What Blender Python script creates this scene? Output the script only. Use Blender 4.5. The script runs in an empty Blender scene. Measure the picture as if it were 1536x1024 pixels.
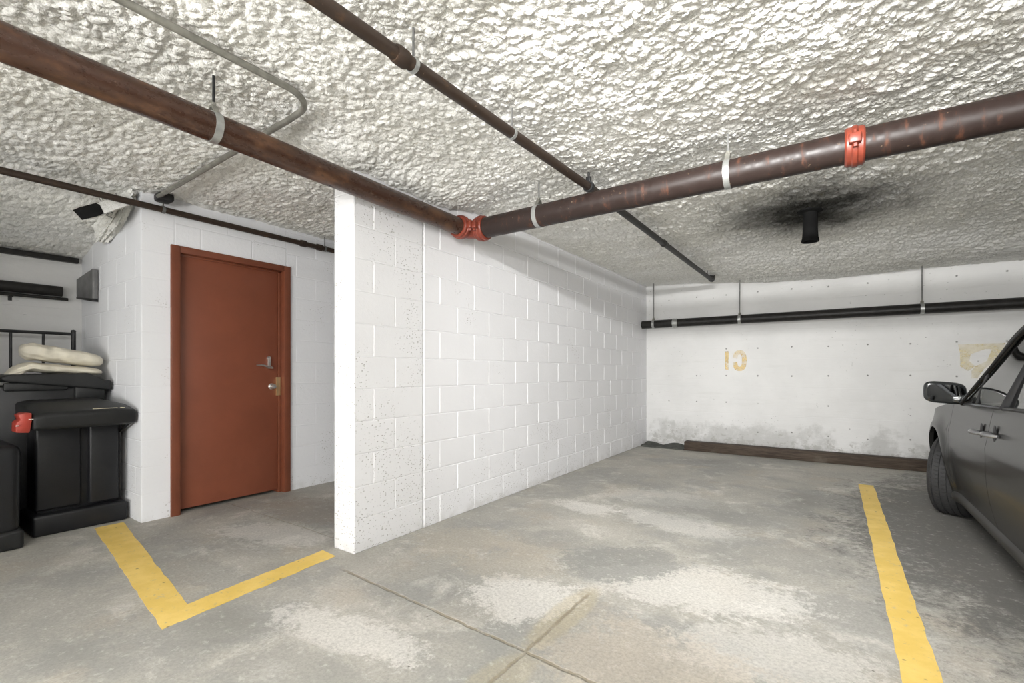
import bpy, bmesh, math, random
import numpy as np
from mathutils import Vector, Matrix

random.seed(7)
C = bpy.context.scene.collection
PI = math.pi

# ------------------------------------------------------------------ materials
class NT:
    def __init__(self, name):
        self.m = bpy.data.materials.new(name)
        self.m.use_nodes = True
        self.t = self.m.node_tree
        self.t.nodes.clear()
        self.out = self.n('ShaderNodeOutputMaterial')
        self.b = self.n('ShaderNodeBsdfPrincipled')
        self.l(self.b.outputs[0], self.out.inputs['Surface'])
        self.tc = self.n('ShaderNodeTexCoord')
        self.pos = self.tc.outputs['Object']
    def n(self, t, **kw):
        nd = self.t.nodes.new(t)
        for k, v in kw.items():
            setattr(nd, k, v)
        return nd
    def l(self, a, b):
        self.t.links.new(a, b)
    def put(self, sock, v):
        if hasattr(v, 'is_linked') or isinstance(v, bpy.types.NodeSocket):
            self.l(v, sock)
        else:
            sock.default_value = v
    def math(self, op, a, b=0.0, c=None, clamp=False):
        nd = self.n('ShaderNodeMath', operation=op, use_clamp=clamp)
        self.put(nd.inputs[0], a); self.put(nd.inputs[1], b)
        if c is not None: self.put(nd.inputs[2], c)
        return nd.outputs[0]
    def noise(self, scale, detail=4, rough=0.55, vec=None, dist=0.0, out='Fac'):
        nd = self.n('ShaderNodeTexNoise')
        self.l(vec if vec is not None else self.pos, nd.inputs['Vector'])
        nd.inputs['Scale'].default_value = scale
        nd.inputs['Detail'].default_value = detail
        nd.inputs['Roughness'].default_value = rough
        nd.inputs['Distortion'].default_value = dist
        return nd.outputs[out]
    def vor(self, scale, feature='F1', vec=None, out='Distance', rnd=1.0):
        nd = self.n('ShaderNodeTexVoronoi', feature=feature)
        self.l(vec if vec is not None else self.pos, nd.inputs['Vector'])
        nd.inputs['Scale'].default_value = scale
        nd.inputs['Randomness'].default_value = rnd
        return nd.outputs[out]
    def mapping(self, scale=(1, 1, 1), loc=(0, 0, 0), rot=(0, 0, 0), vec=None):
        nd = self.n('ShaderNodeMapping')
        self.l(vec if vec is not None else self.pos, nd.inputs['Vector'])
        nd.inputs['Scale'].default_value = scale
        nd.inputs['Location'].default_value = loc
        nd.inputs['Rotation'].default_value = rot
        return nd.outputs[0]
    def xyz(self, vec=None):
        nd = self.n('ShaderNodeSeparateXYZ')
        self.l(vec if vec is not None else self.pos, nd.inputs[0])
        return nd.outputs
    def ss(self, v, a, b, lo=0.0, hi=1.0):
        nd = self.n('ShaderNodeMapRange', interpolation_type='SMOOTHSTEP')
        self.put(nd.inputs[0], v)
        nd.inputs[1].default_value = a; nd.inputs[2].default_value = b
        nd.inputs[3].default_value = lo; nd.inputs[4].default_value = hi
        return nd.outputs[0]
    def mix(self, f, a, b, mode='MIX'):
        nd = self.n('ShaderNodeMix', data_type='RGBA', blend_type=mode)
        self.put(nd.inputs[0], f)
        for s, v in ((nd.inputs[6], a), (nd.inputs[7], b)):
            if isinstance(v, tuple):
                s.default_value = (*v, 1) if len(v) == 3 else v
            else:
                self.l(v, s)
        return nd.outputs[2]
    def ramp(self, f, stops):
        nd = self.n('ShaderNodeValToRGB')
        self.l(f, nd.inputs[0])
        e = nd.color_ramp.elements
        while len(e) < len(stops): e.new(0.5)
        for k, (p, c) in enumerate(stops):
            e[k].position = p
            e[k].color = (*c, 1) if isinstance(c, tuple) else (c, c, c, 1)
        return nd.outputs[0]
    def bump(self, h, strength=0.3, dist=0.01, prev=None):
        nd = self.n('ShaderNodeBump')
        nd.inputs['Strength'].default_value = strength
        nd.inputs['Distance'].default_value = dist
        self.l(h, nd.inputs['Height'])
        if prev is not None: self.l(prev, nd.inputs['Normal'])
        return nd.outputs[0]
    def fin(self, col=None, rough=None, metal=None, normal=None, spec=None, coat=None):
        b = self.b
        if col is not None:
            if isinstance(col, tuple): b.inputs['Base Color'].default_value = (*col, 1)
            else: self.l(col, b.inputs['Base Color'])
        if rough is not None: self.put(b.inputs['Roughness'], rough)
        if metal is not None: self.put(b.inputs['Metallic'], metal)
        if spec is not None: b.inputs['Specular IOR Level'].default_value = spec
        if coat is not None: b.inputs['Coat Weight'].default_value = coat
        if normal is not None: self.l(normal, b.inputs['Normal'])
        return self.m

def simple(name, col, rough=0.5, metal=0.0, var=0.12, scale=12, bump=0.0, bscale=80, spec=0.5, coat=None):
    t = NT(name)
    f = t.noise(scale, 4)
    c2 = tuple(min(1, c * (1 + var)) for c in col); c1 = tuple(c * (1 - var) for c in col)
    c = t.mix(t.ss(f, 0.3, 0.7), c1, c2)
    nrm = t.bump(t.noise(bscale, 3), bump, 0.004) if bump else None
    return t.fin(c, rough, metal, nrm, spec, coat)

def m_paint_block(name, base, pit=0.0, pitz=None, rough=0.55, dirt=0.0):
    t = NT(name)
    f = t.noise(1.3, 5)
    c = t.mix(t.ss(f, 0.3, 0.75), tuple(b * 0.965 for b in base), base)
    n1 = t.noise(170, 3, 0.6); n2 = t.noise(38, 4, 0.6)
    nrm = t.bump(n1, 0.22, 0.003)
    nrm = t.bump(n2, 0.22, 0.006, nrm)
    if pit > 0:
        # chipped pits in the paint showing bare block: small dark specks gathered in patches
        v = t.vor(46, vec=t.mapping((1, 1, 1.5)))
        sp = t.ss(v, 0.14, 0.30, 1, 0)
        where = t.noise(3.2, 4)
        z = t.xyz()[2]
        low = t.ss(z, 0.0, 1.0, 0.19, 0.0)
        where = t.math('ADD', where, low)
        where = t.ss(where, 0.60 - pit, 0.74 - pit)
        k = t.math('MULTIPLY', sp, where)
        k = t.math('MULTIPLY', k, t.ss(t.noise(60, 2), 0.38, 0.5))
        c = t.mix(t.math('MULTIPLY', k, 0.75), c, (0.30, 0.28, 0.25))
        nrm = t.bump(t.math('MULTIPLY', k, -1.0), 0.7, 0.004, nrm)
    if dirt > 0:
        z = t.xyz()[2]
        dz = t.math('MULTIPLY', t.ss(z, 0.0, 0.10, 1, 0), t.ss(t.noise(9, 5), 0.35, 0.7))
        c = t.mix(t.math('MULTIPLY', dz, dirt), c, (0.33, 0.31, 0.27))
    return t.fin(c, rough, 0, nrm, 0.35)

def m_backwall():
    t = NT('painted_concrete')
    x, y, z = t.xyz()
    f = t.noise(1.1, 6, 0.6)
    c = t.mix(t.ss(f, 0.3, 0.72), (0.61, 0.61, 0.605), (0.695, 0.695, 0.69))
    # horizontal board marks, dirty smears
    st = t.noise(2.0, 6, 0.65, vec=t.mapping((0.6, 1, 5)))
    c = t.mix(t.math('MULTIPLY', t.ss(st, 0.55, 0.75), 0.30), c, (0.52, 0.52, 0.50))
    # damp grey staining along the foot of the wall with flaking paint
    low = t.ss(z, 0.12, 0.75, 0.30, 0.0)
    dn = t.math('ADD', t.noise(2.6, 7, 0.68), low)
    c = t.mix(t.math('MULTIPLY', t.ss(dn, 0.66, 0.86), 0.72), c, (0.40, 0.40, 0.39))
    fl = t.math('ADD', t.noise(13, 6, 0.7), t.ss(z, 0.1, 0.42, 0.14, -0.1))
    c = t.mix(t.math('MULTIPLY', t.ss(fl, 0.62, 0.70), 0.6), c, (0.34, 0.33, 0.31))
    # form tie holes on a regular grid, some filled
    def cell(v, off, step):
        return t.math('MULTIPLY', t.math('SUBTRACT', t.math('FRACT', t.math('DIVIDE', t.math('SUBTRACT', v, off - step * 20.5), step)), 0.5), step)
    wn = t.noise(0.9, 2, out='Color')
    dx = cell(x, -0.462, 0.405); dz = cell(t.math('ADD', z, t.math('MULTIPLY', t.noise(2.3, 2), 0.08)), 1.11, 0.385)
    d = t.math('SQRT', t.math('ADD', t.math('MULTIPLY', dx, dx), t.math('MULTIPLY', dz, dz)))
    hole = t.math('MULTIPLY', t.ss(d, 0.006, 0.013, 1, 0), t.ss(t.noise(3.7, 1), 0.38, 0.48))
    # scattered bug holes
    v = t.vor(9, vec=t.mapping((1, 0.3, 1.3)))
    bug = t.math('MULTIPLY', t.ss(v, 0.03, 0.075, 1, 0), t.ss(t.noise(2.2, 3), 0.46, 0.56))
    v2 = t.vor(23, vec=t.mapping((0.6, 0.3, 1.6)))
    bug2 = t.math('MULTIPLY', t.ss(v2, 0.06, 0.13, 1, 0), t.ss(t.noise(3.1, 3), 0.52, 0.62))
    h = t.math('MAXIMUM', hole, t.math('MAXIMUM', bug, t.math('MULTIPLY', bug2, 0.7)))
    c = t.mix(t.math('MULTIPLY', h, 0.8), c, (0.16, 0.155, 0.15))
    nrm = t.bump(t.noise(60, 4, 0.6), 0.2, 0.004)
    seam = t.ss(t.math('ABSOLUTE', cell(z, 0.92, 0.385)), 0.0, 0.006, 0, 1)
    nrm = t.bump(seam, 0.28, 0.004, nrm)
    nrm = t.bump(t.noise(7, 5, 0.6, vec=t.mapping((0.4, 1, 2))), 0.3, 0.012, nrm)
    nrm = t.bump(t.math('MULTIPLY', h, -1), 0.6, 0.008, nrm)
    return t.fin(c, 0.62, 0, nrm, 0.3)

def m_ceiling():
    t = NT('spray_fireproofing')
    x, y, z = t.xyz()
    f = t.noise(1.0, 5, 0.6)
    c = t.mix(t.ss(f, 0.35, 0.7), (0.83, 0.825, 0.785), (0.91, 0.91, 0.89))
    # olive-grey soiled patches and flecks
    g = t.noise(3.2, 7, 0.7)
    c = t.mix(t.math('MULTIPLY', t.ss(g, 0.56, 0.74), 0.42), c, (0.46, 0.445, 0.385))
    g2 = t.noise(26, 5, 0.7)
    c = t.mix(t.math('MULTIPLY', t.ss(g2, 0.60, 0.74), 0.40), c, (0.40, 0.385, 0.34))
    g3 = t.noise(48, 6, 0.75, dist=0.4)
    c = t.mix(t.math('MULTIPLY', t.ss(g3, 0.50, 0.66), 0.50), c, (0.47, 0.46, 0.41))
    # soot bloom round the vent stub
    ex = t.math('DIVIDE', t.math('SUBTRACT', x, -0.16), 0.72)
    ey = t.math('DIVIDE', t.math('SUBTRACT', y, 4.62), 0.78)
    r = t.math('SQRT', t.math('ADD', t.math('MULTIPLY', ex, ex), t.math('MULTIPLY', ey, ey)))
    r = t.math('ADD', r, t.math('MULTIPLY', t.math('SUBTRACT', t.noise(5, 5, 0.65), 0.5), 1.0))
    c = t.mix(t.ss(r, 0.15, 1.45, 0.97, 0.0), c, (0.018, 0.018, 0.016))
    n1 = t.noise(95, 5, 0.7)
    wv = t.n('ShaderNodeVectorMath', operation='MULTIPLY_ADD')
    t.l(t.noise(30, 3, 0.6, out='Color'), wv.inputs[0]); wv.inputs[1].default_value = (0.03, 0.03, 0.03); t.l(t.pos, wv.inputs[2])
    v = t.vor(52, 'DISTANCE_TO_EDGE', vec=wv.outputs[0])
    nrm = t.bump(t.ss(v, 0.0, 0.22), 0.32, 0.008)
    nrm = t.bump(n1, 0.35, 0.007, nrm)
    return t.fin(c, 0.95, 0, nrm, 0.03)

def m_floor():
    t = NT('stained_concrete')
    x, y, z = t.xyz()
    a = t.noise(1.15, 7, 0.62, dist=0.3)
    c = t.ramp(a, [(0.28, (0.23, 0.225, 0.205)), (0.42, (0.325, 0.32, 0.295)), (0.52, (0.40, 0.385, 0.345)), (0.62, (0.46, 0.44, 0.395)), (0.75, (0.54, 0.52, 0.475))])
    # rubbed whitish scuff patches
    b = t.noise(2.3, 9, 0.74, vec=t.mapping((1, 1, 1), (3.1, 1.7, 0)), dist=0.5)
    c = t.mix(t.math('MULTIPLY', t.ss(b, 0.52, 0.66), 0.60), c, (0.68, 0.66, 0.61))
    # cool grey damp patches
    d = t.noise(1.6, 6, 0.6, vec=t.mapping((1, 1, 1), (-4.3, 8.2, 0)))
    c = t.mix(t.math('MULTIPLY', t.ss(d, 0.53, 0.62), 0.60), c, (0.30, 0.30, 0.285))
    e = t.noise(1.9, 6, 0.6, vec=t.mapping((1, 1, 1), (7.7, 2.9, 0)))
    c = t.mix(t.math('MULTIPLY', t.ss(e, 0.52, 0.68), 0.5), c, (0.44, 0.385, 0.31))
    wob = t.math('ADD', t.math('SUBTRACT', t.noise(4.5, 8, 0.78, dist=0.6), 0.5), t.math('MULTIPLY', t.math('SUBTRACT', t.noise(24, 6, 0.8), 0.5), 0.8))
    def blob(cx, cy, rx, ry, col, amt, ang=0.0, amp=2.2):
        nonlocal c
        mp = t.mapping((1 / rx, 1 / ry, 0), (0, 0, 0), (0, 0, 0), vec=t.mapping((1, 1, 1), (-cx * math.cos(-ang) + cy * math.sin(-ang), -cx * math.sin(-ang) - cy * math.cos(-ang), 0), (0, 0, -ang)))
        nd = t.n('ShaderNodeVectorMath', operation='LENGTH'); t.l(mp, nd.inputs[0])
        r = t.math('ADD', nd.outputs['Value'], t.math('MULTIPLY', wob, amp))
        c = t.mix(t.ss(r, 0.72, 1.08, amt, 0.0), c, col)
    L = (0.74, 0.72, 0.68); G = (0.26, 0.26, 0.245); T = (0.46, 0.41, 0.33)
    for bb in BLOBS:
        blob(*bb)
    # shade beneath and beside the car painted into the floor colour, with oily dirt
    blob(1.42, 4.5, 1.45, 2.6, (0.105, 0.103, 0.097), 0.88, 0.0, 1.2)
    # saw-cut joints
    wl = t.math('MULTIPLY', t.math('SUBTRACT', t.noise(8, 4, 0.7), 0.5), 0.035)
    jy = t.math('ABSOLUTE', t.math('SUBTRACT', t.math('ADD', y, wl), t.math('ADD', t.math('MULTIPLY', x, -0.055), 1.52)))
    ja = t.math('MULTIPLY', t.ss(jy, 0.004, 0.013, 1, 0), t.ss(x, -2.35, -2.2, 0, 1))
    jx = t.math('ABSOLUTE', t.math('SUBTRACT', t.math('ADD', x, wl), -1.02))
    jb = t.math('MULTIPLY', t.ss(jx, 0.003, 0.013, 1, 0), t.ss(y, 2.1, 2.25, 1, 0))
    # faint joints across the passage by the door
    jc = t.math('MULTIPLY', t.ss(t.math('ABSOLUTE', t.math('SUBTRACT', t.math('ADD', y, wl), 1.93)), 0.003, 0.010, 0.5, 0), t.ss(x, -2.75, -2.7, 1, 0))
    jj = t.math('MAXIMUM', t.math('MAXIMUM', ja, jb), jc)
    jj2 = t.math('MULTIPLY', jj, t.ss(t.noise(14, 4), 0.3, 0.55, 0.45, 1.0))
    c = t.mix(t.math('MULTIPLY', jj2, 0.8), c, (0.24, 0.20, 0.135))
    # debris specks
    v = t.vor(7.0, vec=t.mapping((1, 1, 0)))
    sp = t.math('MULTIPLY', t.ss(v, 0.018, 0.045, 1, 0), t.ss(t.noise(1.3, 2), 0.44, 0.5))
    c = t.mix(t.math('MULTIPLY', sp, 0.85), c, (0.10, 0.09, 0.075))
    # fine aggregate grain
    fg = t.noise(70, 5, 0.7); fg2 = t.noise(22, 7, 0.75)
    c = t.mix(t.ss(fg, 0.35, 0.7, 0.0, 0.42), c, (0.19, 0.185, 0.17))
    c = t.mix(t.ss(fg2, 0.54, 0.68, 0.0, 0.30), c, (0.72, 0.70, 0.66))
    nrm = t.bump(fg, 0.18, 0.004)
    nrm = t.bump(fg2, 0.2, 0.006, nrm)
    nrm = t.bump(t.math('MULTIPLY', jj, -1), 0.6, 0.006, nrm)
    return t.fin(c, t.ss(a, 0.3, 0.7, 0.62, 0.8), 0, nrm, 0.35)

def m_rust(name, base, rust, amt, rough=0.42, metal=0.35, stretch=(1, 1, 1), spec=0.5):
    t = NT(name)
    v = t.mapping(stretch)
    f = t.noise(9, 6, 0.65, vec=v)
    c = t.mix(t.ss(f, 0.62 - amt, 0.80 - amt), base, rust)
    g = t.noise(45, 4, 0.7, vec=v)
    c = t.mix(t.ss(g, 0.56, 0.72, 0, 0.55), c, tuple(k * 0.4 for k in base))
    s = t.noise(26, 4, 0.7)
    c = t.mix(t.ss(s, 0.66, 0.74, 0, 0.5), c, (0.40, 0.28, 0.19))
    nrm = t.bump(t.noise(90, 3), 0.12, 0.003)
    r = t.ss(f, 0.35, 0.7, rough - 0.08, rough + 0.18)
    return t.fin(c, r, metal, nrm, spec)

def m_yellow(name):
    t = NT(name)
    f = t.noise(5, 6, 0.65)
    c = t.mix(t.ss(f, 0.35, 0.7), (0.70, 0.49, 0.12), (0.80, 0.58, 0.18))
    g = t.noise(30, 6, 0.75)
    c = t.mix(t.ss(g, 0.58, 0.70, 0, 0.75), c, (0.36, 0.32, 0.22))
    h = t.noise(11, 6, 0.7, vec=t.mapping((1, 1, 1), (5, 3, 0)))
    c = t.mix(t.ss(h, 0.60, 0.70, 0, 0.55), c, (0.45, 0.40, 0.30))
    v = t.vor(11)
    c = t.mix(t.math('MULTIPLY', t.ss(v, 0.05, 0.11, 1, 0), 0.7), c, (0.16, 0.12, 0.05))
    nrm = t.bump(g, 0.25, 0.004)
    return t.fin(c, 0.62, 0, nrm, 0.35)

def m_faded(name, col, cover):
    """worn paint, mostly rubbed away so that the wall shows through"""
    t = NT(name)
    t.b.inputs['Base Color'].default_value = (*col, 1)
    t.b.inputs['Roughness'].default_value = 0.6
    tr = t.n('ShaderNodeBsdfTransparent')
    mx = t.n('ShaderNodeMixShader')
    f = t.ss(t.noise(9, 5, 0.6), 0.33, 0.66, cover * 0.3, cover)
    t.l(f, mx.inputs[0]); t.l(tr.outputs[0], mx.inputs[1]); t.l(t.b.outputs[0], mx.inputs[2])
    t.l(mx.outputs[0], t.out.inputs['Surface'])
    return t.m

def m_glass(name, tint, refl=1.0):
    t = NT(name)
    t.t.nodes.remove(t.b)
    tr = t.n('ShaderNodeBsdfTransparent'); tr.inputs[0].default_value = (*tint, 1)
    gl = t.n('ShaderNodeBsdfGlossy'); gl.inputs['Roughness'].default_value = 0.02
    fr = t.n('ShaderNodeFresnel'); fr.inputs[0].default_value = 1.5
    mx = t.n('ShaderNodeMixShader')
    t.l(t.math('MULTIPLY', fr.outputs[0], refl, clamp=True), mx.inputs[0])
    t.l(tr.outputs[0], mx.inputs[1]); t.l(gl.outputs[0], mx.inputs[2])
    t.l(mx.outputs[0], t.out.inputs['Surface'])
    return t.m

def m_emit(name, col, s):
    t = NT(name)
    t.t.nodes.remove(t.b)
    e = t.n('ShaderNodeEmission')
    e.inputs[0].default_value = (*col, 1); e.inputs[1].default_value = s
    t.l(e.outputs[0], t.out.inputs['Surface'])
    return t.m

def m_wood():
    t = NT('stained_timber')
    f = t.noise(9, 6, 0.6, vec=t.mapping((0.6, 6, 6)), dist=0.8)
    c = t.mix(t.ss(f, 0.3, 0.7), (0.032, 0.022, 0.016), (0.075, 0.056, 0.041))
    c = t.mix(t.ss(t.noise(3, 5), 0.55, 0.7, 0, 0.5), c, (0.15, 0.13, 0.105))
    return t.fin(c, 0.75, 0, t.bump(f, 0.3, 0.006), 0.3)

# floor patches: (x, y, rx, ry, colour, amount, angle)
_L = (0.74, 0.72, 0.68); _G = (0.25, 0.25, 0.235); _T = (0.46, 0.41, 0.33); _Y = (0.50, 0.42, 0.25)
BLOBS = [
    (-1.28, 1.95, 0.30, 0.26, _L, 0.75, 0.4),
    (-0.62, 2.55, 0.60, 0.30, _L, 0.62, 0.25),
    (-0.20, 2.10, 0.40, 0.25, _L, 0.45, 0.3),
    (-1.75, 1.25, 0.42, 0.14, _L, 0.6, 0.15),
    (-1.70, 3.55, 0.30, 0.16, _L, 0.6, 0.0),
    (-0.95, 3.55, 0.50, 0.22, _L, 0.45, -0.2),
    (-1.30, 4.20, 0.55, 0.30, _L, 0.30, 0.2),
    (-1.05, 2.62, 0.42, 0.26, _G, 0.78, 0.7),
    (-1.55, 2.75, 0.30, 0.2, _G, 0.4, 0.2),
    (-0.55, 4.05, 0.8, 0.40, _G, 0.45, 0.1),
    (-0.25, 3.30, 0.5, 0.28, _G, 0.40, 0.1),
    (-2.05, 2.35, 0.35, 0.30, _T, 0.45, 0.6),
    (-1.55, 2.25, 0.34, 0.22, _T, 0.35, 0.3),
    (-1.02, 1.92, 0.09, 0.34, _Y, 0.42, 0.0, 0.6),
    (-1.00, 1.35, 0.11, 0.26, _Y, 0.30, 0.0, 0.6),
    (-0.55, 1.75, 0.45, 0.32, (0.55, 0.48, 0.39), 0.45, 0.2),
    (-3.45, 2.25, 0.55, 0.35, (0.27, 0.23, 0.19), 0.45, 0.2),
    (-3.2, 1.75, 0.5, 0.2, _L, 0.40, 0.3),
    (-2.95, 1.15, 0.45, 0.16, _G, 0.45, 0.1),
    (-3.3, 0.55, 0.9, 0.30, _G, 0.35, 0.0),
    (-1.6, 0.95, 0.5, 0.2, _G, 0.40, 0.0),
]

M = {}
M['block'] = m_paint_block('painted_block', (0.765, 0.765, 0.785), 0.02, dirt=0.35)
M['pillar'] = m_paint_block('chipped_painted_block', (0.755, 0.755, 0.77), 0.16, dirt=0.25)
M['doorwall'] = m_paint_block('thick_painted_block', (0.765, 0.775, 0.80), 0.02, dirt=0.3)
M['back'] = m_backwall()
M['ceil'] = m_ceiling()
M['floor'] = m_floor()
M['rustpipe'] = m_rust('rusty_iron', (0.052, 0.025, 0.016), (0.120, 0.058, 0.030), 0.12, 0.27, 0.1, (1, 0.5, 1))
M['darkpipe'] = m_rust('dark_iron', (0.022, 0.014, 0.012), (0.085, 0.034, 0.019), 0.07, 0.42, 0.0, (3, 1, 0.8), 0.3)
M['thinpipe'] = m_rust('thin_rusty_iron', (0.034, 0.021, 0.014), (0.105, 0.056, 0.027), 0.04, 0.5, 0.2, (1, 0.6, 1))
M['blackpipe'] = simple('black_iron', (0.016, 0.015, 0.014), 0.45, 0.0, 0.3, 20, 0.1, 80, 0.3)
M['galv'] = simple('galvanised_steel', (0.44, 0.45, 0.44), 0.4, 0.75, 0.12, 30)
M['conduit'] = simple('conduit_steel', (0.27, 0.265, 0.235), 0.45, 0.5, 0.18, 18)
M['steelrod'] = simple('dull_steel_rod', (0.17, 0.17, 0.165), 0.5, 0.5, 0.2, 30)
M['red'] = simple('red_coupling_paint', (0.175, 0.033, 0.018), 0.38, 0.0, 0.2, 25, 0.06)
M['door'] = simple('red_brown_door_paint', (0.20, 0.060, 0.031), 0.42, 0.0, 0.07, 3, 0.10, 120)
M['frame'] = simple('red_brown_frame_paint', (0.165, 0.050, 0.025), 0.40, 0.0, 0.08, 5, 0.08, 90)
M['chrome'] = simple('satin_chrome', (0.80, 0.78, 0.75), 0.34, 1.0, 0.05, 20)
M['brass'] = simple('pale_brass', (0.78, 0.62, 0.34), 0.3, 0.85, 0.06, 20)
M['yellow'] = m_yellow('yellow_line_paint')
M['wood'] = m_wood()
M['mat'] = simple('dark_rubber_mat', (0.055, 0.058, 0.050), 0.8, 0, 0.3, 12, 0.3)
M['plastic'] = simple('black_plastic', (0.009, 0.0095, 0.011), 0.42, 0, 0.15, 8, 0.12, 260, 0.38)
M['plastic2'] = simple('worn_black_plastic', (0.012, 0.0125, 0.013), 0.48, 0, 0.2, 8, 0.15, 220, 0.38)
M['redtag'] = simple('red_plastic', (0.33, 0.040, 0.026), 0.4, 0, 0.15, 20)
M['print'] = simple('pale_print', (0.62, 0.55, 0.40), 0.5, 0, 0.1, 30)
M['cream'] = simple('cream_vinyl', (0.62, 0.58, 0.48), 0.55, 0, 0.14, 9, 0.3, 26)
M['blackmetal'] = simple('black_metal', (0.018, 0.018, 0.019), 0.45, 0.2, 0.2, 12)
M['greymetal'] = simple('grey_sheet_metal', (0.16, 0.16, 0.16), 0.5, 0.3, 0.2, 12)
M['crust'] = m_ceiling()
M['crust'].name = 'crusted_fireproofing'
M['wire'] = simple('grey_wire', (0.19, 0.19, 0.19), 0.5, 0.3, 0.2, 12)
M['carpaint'] = simple('charcoal_car_paint', (0.020, 0.020, 0.0195), 0.25, 0.0, 0.05, 3, 0, 80, 0.2, 0.06)
M['cardark'] = simple('car_black_trim', (0.012, 0.012, 0.013), 0.5, 0, 0.2, 10)
M['mirrorshell'] = simple('black_gloss_shell', (0.012, 0.014, 0.015), 0.18, 0, 0.1, 5, 0, 80, 0.5, 0.6)
def m_tyre():
    t = NT('tyre_rubber')
    x, y, z = t.xyz()
    ang = t.math('MULTIPLY', t.math('ARCTAN2', z, y), 64 / (2 * PI))
    saw = t.math('FRACT', t.math('ADD', ang, t.math('MULTIPLY', t.math('ABSOLUTE', x), 9.0)))
    rr = t.math('SQRT', t.math('ADD', t.math('MULTIPLY', y, y), t.math('MULTIPLY', z, z)))
    g = t.math('MULTIPLY', t.ss(t.math('ABSOLUTE', t.math('SUBTRACT', saw, 0.5)), 0.08, 0.16, 1, 0), t.ss(rr, 0.306, 0.312))
    nrm = t.bump(t.math('MULTIPLY', g, -1.0), 1.0, 0.006)
    f = t.noise(20, 4)
    return t.fin(t.mix(f, (0.016, 0.016, 0.017), (0.028, 0.028, 0.028)), 0.72, 0, nrm)
M['rubber'] = m_tyre()
M['alloy'] = simple('alloy_grey', (0.34, 0.34, 0.35), 0.32, 0.8, 0.1, 10)
M['mirror'] = simple('mirror_glass', (0.24, 0.25, 0.26), 0.04, 1.0, 0.02, 3)
M['carglass'] = m_glass('tinted_car_glass', (0.40, 0.43, 0.41), 1.6)
M['seat'] = simple('dark_seat_cloth', (0.10, 0.10, 0.10), 0.85, 0, 0.2, 30, 0.2)
M['rocker'] = simple('grey_sill_trim', (0.030, 0.030, 0.029), 0.5, 0.3, 0.15, 10)
M['soot'] = simple('sooty_iron', (0.010, 0.010, 0.010), 0.9, 0, 0.2, 12, 0, 80, 0.1)
M['tube'] = m_emit('fluorescent_tube_glow', (1.0, 0.99, 0.975), 34.0)
M['white_metal'] = simple('white_fixture_metal', (0.75, 0.75, 0.74), 0.4, 0.0, 0.05, 8)
M['faded'] = m_faded('faded_yellow_stencil', (0.80, 0.56, 0.16), 0.62)
M['faded2'] = m_faded('very_faded_yellow_stencil', (0.80, 0.66, 0.30), 0.42)

# ------------------------------------------------------------------ helpers
def obj(name, bm, mat, parent=None, smooth=True, angle=40):
    me = bpy.data.meshes.new(name)
    bmesh.ops.recalc_face_normals(bm, faces=bm.faces[:])
    bm.to_mesh(me); bm.free()
    me.materials.append(mat)
    if smooth:
        me.polygons.foreach_set('use_smooth', [True] * len(me.polygons))
        try:
            me.set_sharp_from_angle(angle=math.radians(angle))
        except Exception:
            pass
    o = bpy.data.objects.new(name, me)
    C.objects.link(o)
    if parent is not None:
        o.parent = parent
    return o

def thing(name, label, cat, group=None, loc=(0, 0, 0), rz=0):
    o = bpy.data.objects.new(name, None)
    o.empty_display_size = 0.1
    C.objects.link(o)
    o.location = loc; o.rotation_euler = (0, 0, rz)
    return tag(o, label, cat, group)

def tag(o, label, cat, group=None, kind=None):
    o['label'] = label; o['category'] = cat
    if group: o['group'] = group
    if kind: o['kind'] = kind
    return o

def struct(o, label=None, cat=None):
    o['kind'] = 'structure'
    if label: o['label'] = label
    if cat: o['category'] = cat
    return o

def copy_thing(root, loc, label=None, group=None, rz=None):
    r = root.copy(); C.objects.link(r); r.location = loc
    if rz is not None: r.rotation_euler = (0, 0, rz)
    if label: r['label'] = label
    if group: r['group'] = group
    for ch in list(root.children):
        c = ch.copy(); C.objects.link(c); c.parent = r
        for g in list(ch.children):
            d = g.copy(); C.objects.link(d); d.parent = c
    return r

def box(bm, x0, x1, y0, y1, z0, z1, bev=0.0, seg=2, taper=None):
    r = bmesh.ops.create_cube(bm, size=1.0)
    vs = r['verts']
    for v in vs:
        v.co = Vector(((x0 + x1) / 2 + v.co.x * (x1 - x0), (y0 + y1) / 2 + v.co.y * (y1 - y0), (z0 + z1) / 2 + v.co.z * (z1 - z0)))
    if taper:
        cx, cy = (x0 + x1) / 2, (y0 + y1) / 2
        for v in vs:
            if v.co.z < (z0 + z1) / 2:
                v.co.x = cx + (v.co.x - cx) * taper[0]; v.co.y = cy + (v.co.y - cy) * taper[1]
    if bev > 0:
        es = list({e for v in vs for e in v.link_edges})
        bmesh.ops.bevel(bm, geom=es, offset=bev, segments=seg, profile=0.5, affect='EDGES')
    return bm

def prism(bm, poly, axis, a, b, bev=0.0, seg=2):
    """poly: list of (u,v); axis 'x' -> (y,z) extruded in x; 'y' -> (x,z); 'z' -> (x,y)"""
    def P(u, v, w):
        return {'x': (w, u, v), 'y': (u, w, v), 'z': (u, v, w)}[axis]
    lo = [bm.verts.new(P(u, v, a)) for u, v in poly]
    hi = [bm.verts.new(P(u, v, b)) for u, v in poly]
    n = len(poly)
    fs = [bm.faces.new(lo), bm.faces.new(hi[::-1])]
    for k in range(n):
        fs.append(bm.faces.new((lo[k], lo[(k + 1) % n], hi[(k + 1) % n], hi[k])))
    if bev > 0:
        es = list({e for f in fs for e in f.edges})
        bmesh.ops.recalc_face_normals(bm, faces=fs)
        bmesh.ops.bevel(bm, geom=es, offset=bev, segments=seg, profile=0.5, affect='EDGES')
    return bm

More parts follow.
